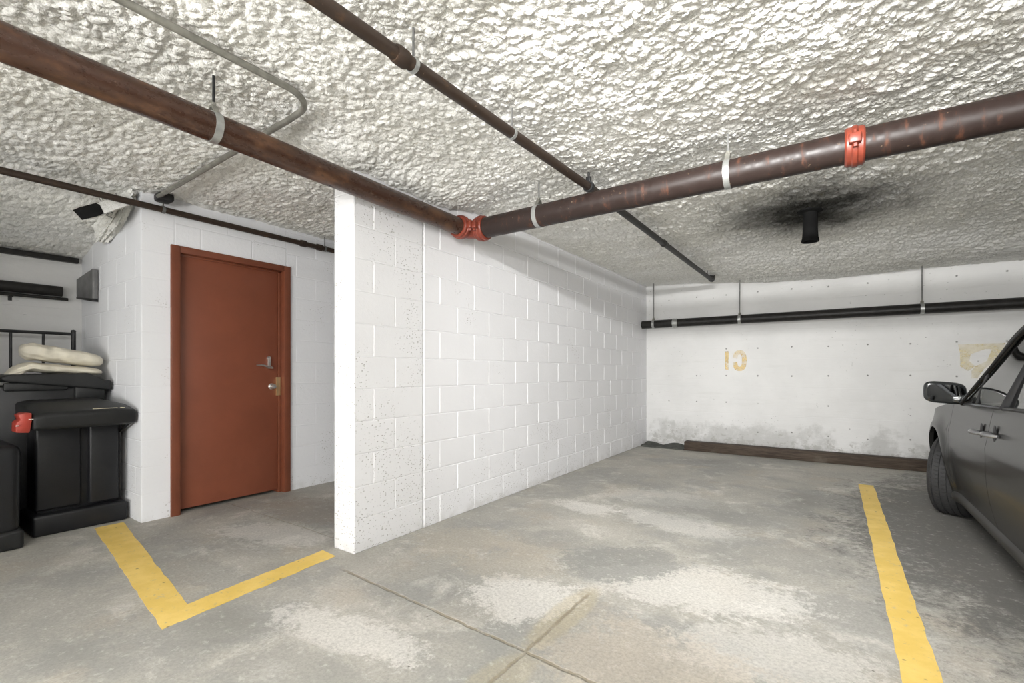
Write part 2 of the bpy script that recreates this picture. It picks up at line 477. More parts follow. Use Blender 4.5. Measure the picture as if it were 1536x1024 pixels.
def tube(bm, path, rad, seg=20, cap=True):
    path = [Vector(p) for p in path]
    n = len(path)
    rads = rad if isinstance(rad, (list, tuple)) else [rad] * n
    T = []
    for k in range(n):
        a = path[max(k - 1, 0)]; b = path[min(k + 1, n - 1)]
        T.append((b - a).normalized())
    up = Vector((0, 0, 1)) if abs(T[0].z) < 0.9 else Vector((1, 0, 0))
    u = T[0].cross(up).normalized()
    rings = []
    for k in range(n):
        u = (u - T[k] * u.dot(T[k])).normalized()
        w = T[k].cross(u)
        rings.append([bm.verts.new(path[k] + (u * math.cos(2 * PI * j / seg) + w * math.sin(2 * PI * j / seg)) * rads[k]) for j in range(seg)])
    for k in range(n - 1):
        for j in range(seg):
            bm.faces.new((rings[k][j], rings[k][(j + 1) % seg], rings[k + 1][(j + 1) % seg], rings[k + 1][j]))
    if cap:
        bm.faces.new(rings[0][::-1]); bm.faces.new(rings[-1])
    return bm

def lathe(bm, prof, origin, axis, seg=28):
    """prof: list of (r, h) along axis; closed loop if first==last"""
    origin = Vector(origin); axis = Vector(axis).normalized()
    up = Vector((0, 0, 1)) if abs(axis.z) < 0.9 else Vector((1, 0, 0))
    u = axis.cross(up).normalized(); w = axis.cross(u)
    rings = []
    closed = prof[0] == prof[-1]
    pr = prof[:-1] if closed else prof
    for r, h in pr:
        rings.append([bm.verts.new(origin + axis * h + (u * math.cos(2 * PI * j / seg) + w * math.sin(2 * PI * j / seg)) * max(r, 1e-5)) for j in range(seg)])
    m = len(rings)
    for k in range(m if closed else m - 1):
        a, b = rings[k], rings[(k + 1) % m]
        for j in range(seg):
            bm.faces.new((a[j], a[(j + 1) % seg], b[(j + 1) % seg], b[j]))
    return bm

def arc(c, r, a0, a1, n, f):
    return [f(c[0] + r * math.cos(a0 + (a1 - a0) * k / n), c[1] + r * math.sin(a0 + (a1 - a0) * k / n)) for k in range(n + 1)]

def grid(bm, F, nu, nv):
    vs = [[bm.verts.new(F(i / nu, j / nv)) for j in range(nv + 1)] for i in range(nu + 1)]
    for i in range(nu):
        for j in range(nv):
            bm.faces.new((vs[i][j], vs[i + 1][j], vs[i + 1][j + 1], vs[i][j + 1]))
    return vs

def BM(): return bmesh.new()

# ------------------------------------------------------------------ numbers (metres): camera at the origin, stall runs along +y
CAMH = 1.12
XW = -2.43            # stall face of the block divider
XW2 = -2.63           # passage face of it
YP, YJ = 1.82, 2.41   # pier end and the joint between pier and wall
YB = 7.28             # back wall
XD = -4.24            # door wall
YS = 1.305            # alcove return wall
XL = -5.70            # alcove back wall
XR, YF = 6.5, -5.5
ZC = 2.48

# ------------------------------------------------------------------ setting
def ceil_base(x, y):
    z = np.full_like(x, ZC)
    def sm(v): v = np.clip(v, 0, 1); return v * v * (3 - 2 * v)
    z -= 0.13 * sm((y - 5.6) / 1.5) * sm((x + 2.2) / 2.0)
    z -= 0.10 * np.exp(-((x + 2.42) / 0.20) ** 2) * sm((3.2 - y) / 0.7) * sm((y - 1.4) / 0.4)
    z -= 0.30 * np.clip((-4.35 - x) / 1.35, 0, 1.0) * (y < 1.6)
    return z

def worley(x, y, s, seed):
    X = x * s; Y = y * s
    ix = np.floor(X).astype(np.int64); iy = np.floor(Y).astype(np.int64)
    f1 = np.full(X.shape, 9.0); f2 = np.full(X.shape, 9.0); val = np.zeros(X.shape)
    def h(a, b, k):
        n = (a * 374761393 + b * 668265263 + (k + seed * 7) * 2147483647) & 0xFFFFFFFF
        n = ((n ^ (n >> 13)) * 1274126177) & 0xFFFFFFFF
        n = ((n ^ (n >> 15)) * 2246822519) & 0xFFFFFFFF
        return ((n ^ (n >> 16)) & 0xFFFF) / 65535.0
    for dx in (-1, 0, 1):
        for dy in (-1, 0, 1):
            a = ix + dx; b = iy + dy
            px = a + h(a, b, 1); py = b + h(a, b, 2)
            d = np.sqrt((X - px) ** 2 + (Y - py) ** 2)
            r = h(a, b, 3)
            up = d < f1
            f2 = np.where(up, f1, np.minimum(f2, d)); f1 = np.where(up, d, f1); val = np.where(up, r, val)
    return f1, f2, val

def vnoise(x, y, s, seed):
    X = x * s; Y = y * s
    ix = np.floor(X).astype(np.int64); iy = np.floor(Y).astype(np.int64)
    fx = X - ix; fy = Y - iy
    fx = fx * fx * (3 - 2 * fx); fy = fy * fy * (3 - 2 * fy)
    def h(a, b):
        n = (a * 374761393 + b * 668265263 + seed * 974711) & 0xFFFFFFFF
        n = ((n ^ (n >> 13)) * 1274126177) & 0xFFFFFFFF
        return ((n ^ (n >> 16)) & 0xFFFF) / 65535.0
    return (h(ix, iy) * (1 - fx) + h(ix + 1, iy) * fx) * (1 - fy) + (h(ix, iy + 1) * (1 - fx) + h(ix + 1, iy + 1) * fx) * fy

def ceiling_height(x, y):
    wx = x + 0.03 * (vnoise(x, y, 14, 5) - 0.5) + 0.02 * (vnoise(x, y, 40, 15) - 0.5)
    wy = y + 0.03 * (vnoise(x, y, 14, 6) - 0.5) + 0.02 * (vnoise(x, y, 40, 16) - 0.5)
    def flake(sc_, seed, dome):
        f, f2, r = worley(wx, wy, sc_, seed)
        e = np.clip((f2 - f) / 0.30, 0, 1); e = e * e * (3 - 2 * e)
        return e * (0.35 + 0.65 * r) * (1 - dome + dome * np.clip(1 - f * f * 1.3, 0, 1))
    lump = flake(22, 1, 0.55); lump2 = flake(48, 2, 0.5); lump3 = flake(8, 3, 0.7)
    big = vnoise(x, y, 2.1, 7) * 0.6 + vnoise(x, y, 4.7, 8) * 0.4
    h = 0.012 * lump + 0.007 * lump2 + 0.011 * lump3 + 0.034 * (big - 0.45) + 0.008
    return ceil_base(x, y) - h

def build_ceiling():
    def axis(segs):
        a = []
        for s0, s1, st in segs:
            a += list(np.arange(s0, s1 - 1e-6, st))
        a.append(segs[-1][1])
        return np.array(a)
    xs = axis([(-5.78, -3.2, 0.018), (-3.2, 1.4, 0.0072), (1.4, 3.6, 0.02), (3.6, XR + 0.05, 0.1)])
    ys = axis([(YF - 0.05, 0.1, 0.1), (0.1, 3.4, 0.0072), (3.4, YB + 0.06, 0.016)])
    X, Y = np.meshgrid(xs, ys, indexing='ij')
    Z = ceiling_height(X, Y)
    n, m = X.shape
    co = np.stack([X, Y, Z], -1).reshape(-1, 3).astype(np.float32)
    idx = np.arange(n * m).reshape(n, m)
    q = np.stack([idx[:-1, :-1], idx[:-1, 1:], idx[1:, 1:], idx[1:, :-1]], -1).reshape(-1, 4)
    me = bpy.data.meshes.new('ceiling')
    me.vertices.add(n * m); me.vertices.foreach_set('co', co.ravel())
    me.loops.add(q.size); me.loops.foreach_set('vertex_index', q.ravel().astype(np.int32))
    me.polygons.add(len(q))
    me.polygons.foreach_set('loop_start', np.arange(0, q.size, 4, dtype=np.int32))
    me.polygons.foreach_set('use_smooth', np.ones(len(q), dtype=bool))
    me.update(calc_edges=True); me.validate()
    me.materials.append(M['ceil'])
    o = bpy.data.objects.new('ceiling', me); C.objects.link(o)
    return struct(o)
build_ceiling()
def ceil_z(x, y):
    return float(ceiling_height(np.array([x]), np.array([y]))[0])

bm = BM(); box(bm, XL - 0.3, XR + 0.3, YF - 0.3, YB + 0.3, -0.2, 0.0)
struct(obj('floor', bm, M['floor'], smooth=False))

def block_panel(bm, face, s0, s1, z0, z1, joints, course=0.2032, groove=0.0055, bev=0.007):
    """face(s,z,depth)->co. Running-bond blocks with V joints on one wall face."""
    k = 0; z = z0
    while z < z1 - 1e-6:
        zt = min(z + course, z1)
        js = [s0] + [j for j in joints(k) if s0 + 0.02 < j < s1 - 0.02] + [s1]
        for a, b in zip(js[:-1], js[1:]):
            j = [random.uniform(-0.0006, 0.0006) for _ in range(1)][0]
            o_ = [bm.verts.new(face(s, zz, groove)) for s, zz in ((a, z), (b, z), (b, zt), (a, zt))]
            i_ = [bm.verts.new(face(s, zz, j)) for s, zz in ((a + bev, z + bev), (b - bev, z + bev), (b - bev, zt - bev), (a + bev, zt - bev))]
            bm.faces.new(i_)
            for e in range(4):
                bm.faces.new((o_[e], o_[(e + 1) % 4], i_[(e + 1) % 4], i_[e]))
        z = zt; k += 1

def run(first, step, s1):
    out = []; s = first
    while s < s1: out.append(s); s += step
    return out

# block divider between stall and passage
bm = BM()
box(bm, XW2, XW - 0.004, YJ + 0.006, YB, 0, 2.6)
block_panel(bm, lambda s, z, d: (XW - d, s, z), YJ + 0.006, YB, 0, 2.6, lambda k: run(YJ + (0.17 if k % 2 == 0 else 0.37), 0.4064, YB))
struct(obj('wall_divider', bm, M['block'], smooth=False))
# its pier, coarser blocks with a chipped surface
bm = BM()
box(bm, XW2 + 0.004, XW - 0.004, YP + 0.004, YJ - 0.004, 0, 2.6)
block_panel(bm, lambda s, z, d: (XW - d, s, z), YP, YJ - 0.004, 0, 2.6, lambda k: [] if k == 0 else ([YP + 0.15] if k % 2 == 0 else [YP + 0.33]), groove=0.0035, bev=0.006)
block_panel(bm, lambda s, z, d: (s, YP + d, z), XW2, XW, 0, 2.6, lambda k: [], groove=0.004, bev=0.006)
block_panel(bm, lambda s, z, d: (XW2 + d, s, z), YP, YJ - 0.004, 0, 2.6, lambda k: [], groove=0.003, bev=0.006)
struct(obj('wall_pier', bm, M['pillar'], smooth=False))

# back wall
bm = BM(); box(bm, XL - 0.2, XR + 0.2, YB, YB + 0.2, 0, 2.7)
struct(obj('wall_back', bm, M['back'], smooth=False))
# door wall with the door opening
DY0, DY1, DH = 1.490, 2.455, 2.11    # outer frame
def wall_door():
    bm = BM()
    f = lambda s, z, d: (XD - d, s, z)
    j0 = lambda k: run(YS + (0.2 if k % 2 else 0.4), 0.4064, 7.3)
    e = 0.03
    box(bm, XD - 0.2, XD - 0.0015, YS + 0.0015, DY0 + e, 0, 2.6)
    box(bm, XD - 0.2, XD - 0.0015, DY1 - e, YB, 0, 2.6)
    box(bm, XD - 0.2, XD - 0.0015, DY0 + e, DY1 - e, DH - e, 2.6)
    block_panel(bm, f, YS, DY0 + e, 0, 2.6, j0, groove=0.0015, bev=0.008)
    block_panel(bm, f, DY1 - e, YB, 0, 2.6, j0, groove=0.0035, bev=0.006)
    block_panel(bm, f, DY0 + e, DY1 - e, DH - e, 2.6, j0, groove=0.0015, bev=0.008)
    return bm
struct(obj('wall_passage', wall_door(), M['doorwall'], smooth=False))
# alcove return wall
bm = BM()
box(bm, XL, XD - 0.004, YS + 0.003, YS + 0.19, 0, 2.6)
block_panel(bm, lambda s, z, d: (s, YS + d, z), XL, XD, 0, 2.6, lambda k: run(XL + (0.12 if k % 2 else 0.32), 0.4064, XD), groove=0.0025, bev=0.006)
struct(obj('wall_alcove', bm, M['doorwall'], smooth=False))
bm = BM(); box(bm, XL - 0.2, XL, YF - 0.2, YB + 0.2, 0, 2.6)
struct(obj('wall_left', bm, M['back'], smooth=False))
bm = BM(); box(bm, XL, XD, -0.45, -0.25, 0, 2.6)  # unseen wall added to keep light from behind out of the alcove
struct(obj('wall_light_block', bm, M['doorwall'], smooth=False))
bm = BM(); box(bm, XR, XR + 0.2, YF - 0.2, YB + 0.2, 0, 2.7)
struct(obj('wall_right', bm, M['back'], smooth=False))
bm = BM(); box(bm, XL - 0.2, XR + 0.2, YF - 0.2, YF, 0, 2.7)
struct(obj('wall_front', bm, M['back'], smooth=False))

# ------------------------------------------------------------------ door
dr = thing('door_1', 'red-brown steel door in a red-brown frame with lever handle', 'door', loc=(XD, 0, 0))
dr['kind'] = 'structure'
fw = 0.062
bm = BM()
for (a, b, z0, z1) in ((DY0, DY0 + fw, 0, DH), (DY1 - fw, DY1, 0, DH), (DY0 + fw, DY1 - fw, DH - 0.052, DH)):
    box(bm, -0.14, 0.022, a, b, z0, z1, 0.004)
# inner rebate stop
for (a, b, z0, z1) in ((DY1 - fw - 0.028, DY1 - fw, 0, DH - 0.052), (DY0 + fw, DY0 + fw + 0.012, 0, DH - 0.052), (DY0 + fw, DY1 - fw, DH - 0.068, DH - 0.052)):
    box(bm, -0.13, -0.030, a, b, z0, z1, 0.003)
obj('door_frame', bm, M['frame'], dr)
bm = BM(); box(bm, -0.085, -0.040, DY0 + fw + 0.008, DY1 - fw - 0.032, 0.030, DH - 0.066, 0.003)
leaf = obj('door_leaf', bm, M['door'], dr)
hy = DY1 - fw - 0.115
hz = 1.165
bm = BM()
lathe(bm, [(0.0001, 0.012), (0.017, 0.012), (0.019, 0.008), (0.019, 0), (0.0001, 0)], (-0.040, hy, hz + 0.085), (1, 0, 0), 20)
box(bm, -0.040, -0.022, hy - 0.014, hy + 0.014, hz - 0.012, hz + 0.085, 0.005)
obj('handle_plate', bm, M['chrome'], leaf)
bm = BM()
tube(bm, [(-0.04, hy, hz), (0.005, hy, hz)], 0.011, 14)
tube(bm, [(0.005, hy + 0.012, hz - 0.004), (0.012, hy - 0.02, hz - 0.002), (0.016, hy - 0.05, hz + 0.010), (0.016, hy - 0.085, hz + 0.020), (0.014, hy - 0.135, hz + 0.018)], [0.011, 0.010, 0.008, 0.0075, 0.006], 14)
obj('lever_handle', bm, M['chrome'], leaf)
kz = hz - 0.175
bm = BM()
lathe(bm, [(0.0001, -0.002), (0.028, -0.002), (0.028, 0.006), (0.022, 0.010), (0.012, 0.012), (0.011, 0.028), (0.020, 0.034), (0.024, 0.044), (0.020, 0.054), (0.0001, 0.058)], (-0.042, hy + 0.025, kz), (1, 0, 0), 24)
obj('lock_knob', bm, M['chrome'], leaf)
bm = BM()
box(bm, -0.045, -0.0265, DY1 - fw - 0.048, DY1 - fw - 0.010, kz - 0.085, kz + 0.085, 0.002)
box(bm, -0.030, -0.022, DY1 - fw - 0.048, DY1 - fw - 0.040, kz - 0.075, kz + 0.075, 0.002)
obj('strike_plate', bm, M['brass'], leaf)

# ------------------------------------------------------------------ floor and wall markings
def strip(bm, pts, z=0.0022):
    """flat paint strip polygon with tiny thickness"""
    lo = [bm.verts.new((x, y, 0.0002)) for x, y in pts]
    hi = [bm.verts.new((x, y, z)) for x, y in pts]
    n = len(pts)
    bm.faces.new(hi); bm.faces.new(lo[::-1])
    for k in range(n):
        bm.faces.new((lo[k], lo[(k + 1) % n], hi[(k + 1) % n], hi[k]))

def ragged(a, b, n=26, amp=0.004):
    out = []
    for k in range(n + 1):
        f = k / n
        dx, dy = b[0] - a[0], b[1] - a[1]; L = math.hypot(dx, dy)
        w = random.uniform(-amp, amp) if 0 < k < n else 0
        out.append((a[0] + dx * f - dy / L * w, a[1] + dy * f + dx / L * w))
    return out

def px(u, v, h=0.0):
    """ground point seen at pixel (u, v): used to read the painted lines off the plan"""
    d = (CAMH - h) * 702.0 / (v - 558.0); lat = (u - 768) / 702.0 * d
    c, s = math.cos(math.radians(34.5)), math.sin(math.radians(34.5))
    return (-s * d + c * lat, c * d + s * lat)

bm = BM()
strip(bm, ragged((0.205, 1.1), (0.205, 5.83), 50) + ragged((0.325, 5.83), (0.325, 1.1), 50))
tag(obj('parking_line', bm, M['yellow'], smooth=False), 'long yellow painted line on the floor beside the dark car', 'parking line', 'yellow floor lines')
A0, A1 = px(141, 792), px(185, 783)
K0, K1 = px(243, 944), px(281, 906)
B0, B1 = px(503, 834), px(484, 825)
bm = BM()
strip(bm, ragged(A0, K0, 30) + ragged(K1, A1, 30))
tag(obj('parking_line', bm, M['yellow'], smooth=False), 'yellow painted line running from the black bins toward the camera', 'parking line', 'yellow floor lines')
bm = BM()
strip(bm, ragged(K0, B0, 30) + ragged(B1, K1, 30), 0.0019)
tag(obj('parking_line', bm, M['yellow'], smooth=False), 'short yellow painted line ending at the foot of the block pier', 'parking line', 'yellow floor lines')

def wall_mark(bm, pts, y=YB, t=0.0012):
    lo = [bm.verts.new((x, y - 0.0002, z)) for x, z in pts]
    hi = [bm.verts.new((x, y - t, z)) for x, z in pts]
    n = len(pts)
    bm.faces.new(hi)
    for k in range(n):
        bm.faces.new((lo[k], lo[(k + 1) % n], hi[(k + 1) % n], hi[k]))
def ringmark(bm, cx, cz, rx, rz, t, a0=0, a1=2 * PI, n=26):
    for k in range(n):
        p, q = a0 + (a1 - a0) * k / n, a0 + (a1 - a0) * (k + 1) / n
        def S(a, f):
            c, s = math.cos(a), math.sin(a)
            return (cx + (rx - f) * math.copysign(abs(c) ** 0.8, c), cz + (rz - f) * math.copysign(abs(s) ** 0.8, s))
        wall_mark(bm, [S(p, 0), S(q, 0), S(q, t), S(p, t)])
def wallx(u, v):
    k = (u - 768) / 702.0
    c, s = math.cos(math.radians(34.5)), math.sin(math.radians(34.5))
    d = YB / (c + s * k)
    return d * (-s + c * k), CAMH + (558 - v) / 702.0 * d
num = thing('painted_number', 'faded yellow stencilled number 10 on the back wall, nearer the block wall', 'number', loc=(0, 0, 0))
x0, z0 = wallx(1088, 554); x1, z1 = wallx(1093, 526)
bm = BM(); wall_mark(bm, [(x0, z0), (x1 - 0.004, z0), (x1, z1), (x0 - 0.004, z1)])
obj('digit_one', bm, M['faded'], num, smooth=False)
x0, z0 = wallx(1099, 556); x1, z1 = wallx(1120, 524.5)
bm = BM(); ringmark(bm, (x0 + x1) / 2, (z0 + z1) / 2, (x1 - x0) / 2, (z1 - z0) / 2, 0.060, -0.96 * PI, 0.93 * PI)
obj('digit_zero', bm, M['faded'], num, smooth=False)
bm = BM()
for poly in ([(1437, 516), (1508, 514), (1504, 524), (1478, 523), (1456, 531), (1440, 530)],
             [(1440, 530), (1456, 531), (1454, 541), (1463, 549), (1452, 556), (1440, 549)],
             [(1488, 523.5), (1504, 524), (1492, 541), (1476, 553), (1466, 567), (1457, 567), (1457, 556), (1463, 549), (1480, 541)]):
    wall_mark(bm, [wallx(u, v) for u, v in poly])
tag(obj('painted_number', bm, M['faded2'], smooth=False), 'very worn yellow painted stall number on the back wall above the car bonnet', 'number')

# timber bumper and mat along the foot of the back wall
xa = px(1025, 675.3)[0]
bm = BM()
box(bm, xa, 0.9, 6.95, 7.10, 0.0, 0.128, 0.008)
tag(obj('timber_bumper', bm, M['wood']), 'dark timber sleeper lying on the floor along the back wall', 'wheel stop')
bm = BM()
box(bm, 0.905, 3.6, 6.94, 7.09, 0.0, 0.128, 0.008)
tag(obj('timber_bumper', bm, M['wood']), 'dark timber sleeper on the floor in front of the parked car', 'wheel stop')
bm = BM()
def fm(u, v):
    x = XW + 0.03 + u * (xa - XW - 0.035); y = 6.93 + v * 0.30
    return (x, y, 0.012 + 0.03 * abs(math.sin(u * 5.3 + 1)) * (0.3 + v) + 0.006 * math.sin(9 * v + 7 * u))
vs = grid(bm, fm, 18, 8)
r = bmesh.ops.extrude_face_region(bm, geom=bm.faces[:])
for e in r['geom']:
    if isinstance(e, bmesh.types.BMVert): e.co.z = 0.001
tag(obj('floor_mat', bm, M['mat']), 'crumpled dark mat on the floor in the corner by the block wall', 'mat')

# ------------------------------------------------------------------ pipes
def coupling(name, o, ax, r, parent, mat, lug=True, w=0.04):
    """grooved clamp: two half shells with bolt lugs"""
    bm = BM()
    lathe(bm, [(r - 0.006, -w), (r + 0.008, -w), (r + 0.015, -w * 0.8), (r + 0.015, -w * 0.35), (r + 0.021, -w * 0.2), (r + 0.021, w * 0.2), (r + 0.015, w * 0.35), (r + 0.015, w * 0.8), (r + 0.008, w), (r - 0.006, w), (r - 0.006, -w)], o, ax, 32)
    c = obj(name, bm, mat, parent)
    if lug:
        ax = Vector(ax).normalized()
        side = ax.cross(Vector((0, 0, 1))).normalized()
        for s in (1, -1):
            bm = BM()
            box(bm, -0.020, 0.020, -w * 0.62, w * 0.62, -0.024, 0.024, 0.007)
            lathe(bm, [(0.0001, -0.040), (0.011, -0.040), (0.011, -0.022), (0.0001, -0.022)], (0, 0, 0), (0, 0, 1), 6)
            lathe(bm, [(0.0001, 0.040), (0.010, 0.040), (0.011, 0.022), (0.0001, 0.022)], (0, 0, 0), (0, 0, 1), 12)
            mt = Matrix((side * s, ax, Vector((0, 0, 1)))).transposed().to_4x4()
            mt.translation = Vector(o) + side * s * (r + 0.026)
            bmesh.ops.transform(bm, matrix=mt, verts=bm.verts[:])
            obj('bolt_lug', bm, mat, c)
    return c

PR = 0.064
XP, YPi, ZP = -2.337, 2.83, 2.22
AE = 0.118
def xpl(y): return XP + 0.022 * (YPi - AE - y)
main = thing('drain_pipe', 'thick rusty iron pipe with red couplings turning a corner below the ceiling', 'pipe')
bm = BM(); tube(bm, [(xpl(y), y, ZP) for y in np.linspace(-2.0, YPi - AE, 14)], PR, 32)
obj('pipe_run', bm, M['rustpipe'], main)['label'] = 'rusty brown run toward the left'
PR2 = 0.076
bm = BM(); tube(bm, [(x, YPi, ZP) for x in np.linspace(XP + AE, 3.2, 14)], PR2, 32)
obj('pipe_run', bm, M['darkpipe'], main)['label'] = 'dark iron run toward the right'
bm = BM()
R = 0.10
tube(bm, [(XP, YPi - AE - 0.01, ZP)] + arc((XP + R, YPi - R), R, PI, PI / 2, 10, lambda x, y: (x, y, ZP)) + [(XP + AE + 0.01, YPi, ZP)], [PR + 0.003] + [PR + 0.006] * 11 + [PR2 + 0.002], 32)
obj('elbow', bm, M['red'], main)
coupling('coupling', (XP, YPi - AE, ZP), (0, 1, 0), PR + 0.004, main, M['red'])
coupling('coupling', (XP + AE, YPi, ZP), (1, 0, 0), PR2, main, M['red'])
coupling('coupling', (0.084, YPi, ZP), (1, 0, 0), PR2, main, M['red'])

def hanger(name, base, ax, r, ztop, label, group, band_w=0.03, rod=0.0055, rodmat=None, cat='pipe hanger'):
    t = thing(name, label, cat, group, base)
    bm = BM()
    w = band_w / 2
    lathe(bm, [(r + 0.0005, -w), (r + 0.004, -w), (r + 0.004, w), (r + 0.0005, w), (r + 0.0005, -w)], (0, 0, 0), ax, 32)
    obj('band', bm, M['galv'], t)
    bm = BM()
    side = Vector(ax).cross(Vector((0, 0, 1))).normalized()
    h = r * 0.50
    pts = [(-r * 0.55, r * 0.86), (-0.012, r + h), (0.012, r + h), (r * 0.55, r * 0.86), (r * 0.42, r * 0.95), (0.006, r + h * 0.75), (-0.006, r + h * 0.75), (-r * 0.42, r * 0.95)]
    a = Vector(ax).normalized() * w * 0.8
    lo = [bm.verts.new(side * p + Vector((0, 0, q)) - a) for p, q in pts]
    hi = [bm.verts.new(side * p + Vector((0, 0, q)) + a) for p, q in pts]
    n = len(pts)
    for q in ((0, 1, 6, 7), (1, 2, 5, 6), (2, 3, 4, 5)):
        bm.faces.new([lo[i] for i in q]); bm.faces.new([hi[i] for i in q][::-1])
    for k in range(n):
        bm.faces.new((lo[k], lo[(k + 1) % n], hi[(k + 1) % n], hi[k]))
    lathe(bm, [(0.0001, r + h + 0.014), (0.011, r + h + 0.014), (0.011, r + h - 0.004), (0.0001, r + h - 0.004)], (0, 0, 0), (0, 0, 1), 6)
    obj('yoke', bm, M['conduit'], t)
    bm = BM(); tube(bm, [(0, 0, r + h * 0.8), (0, 0, ztop - base[2])], rod, 10)
    obj('rod', bm, rodmat or M['steelrod'], t)
    return t

hy1 = 0.975
hanger('pipe_hanger', (xpl(hy1), hy1, ZP), (0, 1, 0), PR, ceil_z(XP, hy1) + 0.03, 'galvanised hanger strapped round the rusty left run of the thick pipe', 'hangers of the thick pipe', 0.032, 0.006, M['blackmetal'])
for xh, lab in ((-1.716, 'galvanised hanger on the thick dark pipe just right of its red elbow'), (-0.485, 'galvanised hanger on the thick dark pipe, next to the single red coupling')):
    hanger('pipe_hanger', (xh, YPi, ZP), (1, 0, 0), PR2, ceil_z(xh, YPi) + 0.03, lab, 'hangers of the thick pipe', 0.032, 0.0055, M['steelrod'])

# thin branch pipe running the length of the stall
XT = -1.35
bp = thing('sprinkler_pipe', 'thin rusty pipe running along the ceiling above the stall', 'pipe')
def zt(y): return 2.36 - 0.028 * max(0.0, 2.9 - y)
bm = BM(); tube(bm, [(XT, y, zt(y)) for y in np.linspace(-2, 2.97, 9)], 0.026, 20)
obj('pipe_run', bm, M['thinpipe'], bp)
bm = BM(); tube(bm, [(XT, y, zt(y)) for y in np.linspace(2.96, 6.68, 9)], 0.026, 20)
obj('pipe_run', bm, M['blackpipe'], bp)['label'] = 'black far run of the thin pipe'
bm = BM()
zE = zt(6.7)
tube(bm, [(XT, 6.64, zE)] + [(XT, 6.70 - 0.0 + 0.035 * math.sin(a), zE + 0.035 - 0.035 * math.cos(a)) for a in np.linspace(0, PI / 2, 7)] + [(XT, 6.735, zE + 0.075)], 0.033, 18)
obj('elbow', bm, M['blackpipe'], bp)
for y in (1.22, 4.55):
    bm = BM(); lathe(bm, [(0.024, -0.03), (0.031, -0.03), (0.034, -0.02), (0.034, 0.02), (0.031, 0.03), (0.024, 0.03), (0.024, -0.03)], (XT, y, zt(y)), (0, 1, 0), 20)
    obj('pipe_socket', bm, M['thinpipe'] if y < 3 else M['blackpipe'], bp)
def strap(y, label):
    t = thing('pipe_clip', label, 'pipe clip', 'clips of the thin ceiling pipe', (XT, y, zt(y)))
    bm = BM(); lathe(bm, [(0.0262, -0.009), (0.0295, -0.009), (0.0295, 0.009), (0.0262, 0.009), (0.0262, -0.009)], (0, 0, 0), (0, 1, 0), 20)
    obj('band', bm, M['galv'], t)
    bm = BM(); tube(bm, [(0.0, 0, 0.026), (0.0, 0, ceil_z(XT, y) + 0.03 - zt(y))], 0.005, 8)
    obj('rod', bm, M['steelrod'], t)
strap(1.285, 'pale clip holding the thin ceiling pipe, nearest the camera')
strap(1.964, 'pale clip holding the thin ceiling pipe midway to the thick pipe')
# beam clamp where thin pipe meets the thick one
t = thing('beam_clamp', 'black clamp on the thin pipe just before it passes above the thick pipe', 'pipe clip', None, (XT, 2.87, zt(2.87)))
bm = BM(); lathe(bm, [(0.0262, -0.016), (0.036, -0.016), (0.036, 0.016), (0.0262, 0.016), (0.0262, -0.016)], (0, 0, 0), (0, 1, 0), 20)
box(bm, -0.016, 0.016, -0.014, 0.014, 0.03, 0.065, 0.004)
obj('clamp', bm, M['blackmetal'], t)
bm = BM(); tube(bm, [(0, 0, 0.06), (0, 0, 0.13)], 0.008, 8); obj('rod', bm, M['blackmetal'], t)
for (yy, dx, lab) in ((6.45, 0.0, 'slim rod holding the far end of the thin ceiling pipe, nearer of two'), (6.735, 0.0, 'slim rod above the elbow at the far end of the thin ceiling pipe')):
    bm = BM()
    z0 = zt(yy) + (0.02 if yy < 6.6 else 0.07)
    tube(bm, [(XT + dx, yy, z0), (XT + dx, yy, ceil_z(XT, yy) + 0.03)], 0.005, 8)
    tag(obj('hanger_rod', bm, M['steelrod']), lab, 'rod', 'rods of the thin pipe end')

# pipe on the back wall
ZW, YW, RW = 1.845, 7.08, 0.060
wp = thing('drain_pipe', 'black iron pipe running along the back wall', 'pipe')
bm = BM(); tube(bm, [(x, YW, ZW) for x in np.linspace(XW - 0.02, 5.0, 12)], RW, 28)
obj('pipe_run', bm, M['blackpipe'], wp)
def wallpipe_x(u):
    k = (u - 768) / 702.0; c, s = math.cos(math.radians(34.5)), math.sin(math.radians(34.5))
    d = YW / (c + s * k); return d * (-s + c * k)
bm = BM(); xb = wallpipe_x(1013)
lathe(bm, [(RW, -0.035), (RW + 0.006, -0.035), (RW + 0.006, 0.035), (RW, 0.035), (RW, -0.035)], (xb, YW, ZW), (1, 0, 0), 28)
for dx in (-0.022, 0.022):
    lathe(bm, [(RW + 0.004, dx - 0.006), (RW + 0.010, dx - 0.006), (RW + 0.010, dx + 0.006), (RW + 0.004, dx + 0.006), (RW + 0.004, dx - 0.006)], (xb, YW, ZW), (1, 0, 0), 28)
obj('clamp_band', bm, M['galv'], wp)
for u, lab in ((980.5, 'hanger of the back wall pipe nearest the block wall'), (1109.5, 'hanger of the back wall pipe above the stencilled 10'), (1383, 'hanger of the back wall pipe nearest the car')):
    xx = wallpipe_x(u)
    hanger('pipe_hanger', (xx, YW, ZW), (1, 0, 0), RW, ceil_z(xx, YW) + 0.02, lab, 'hangers of the back wall pipe', 0.035, 0.0075, M['steelrod'])

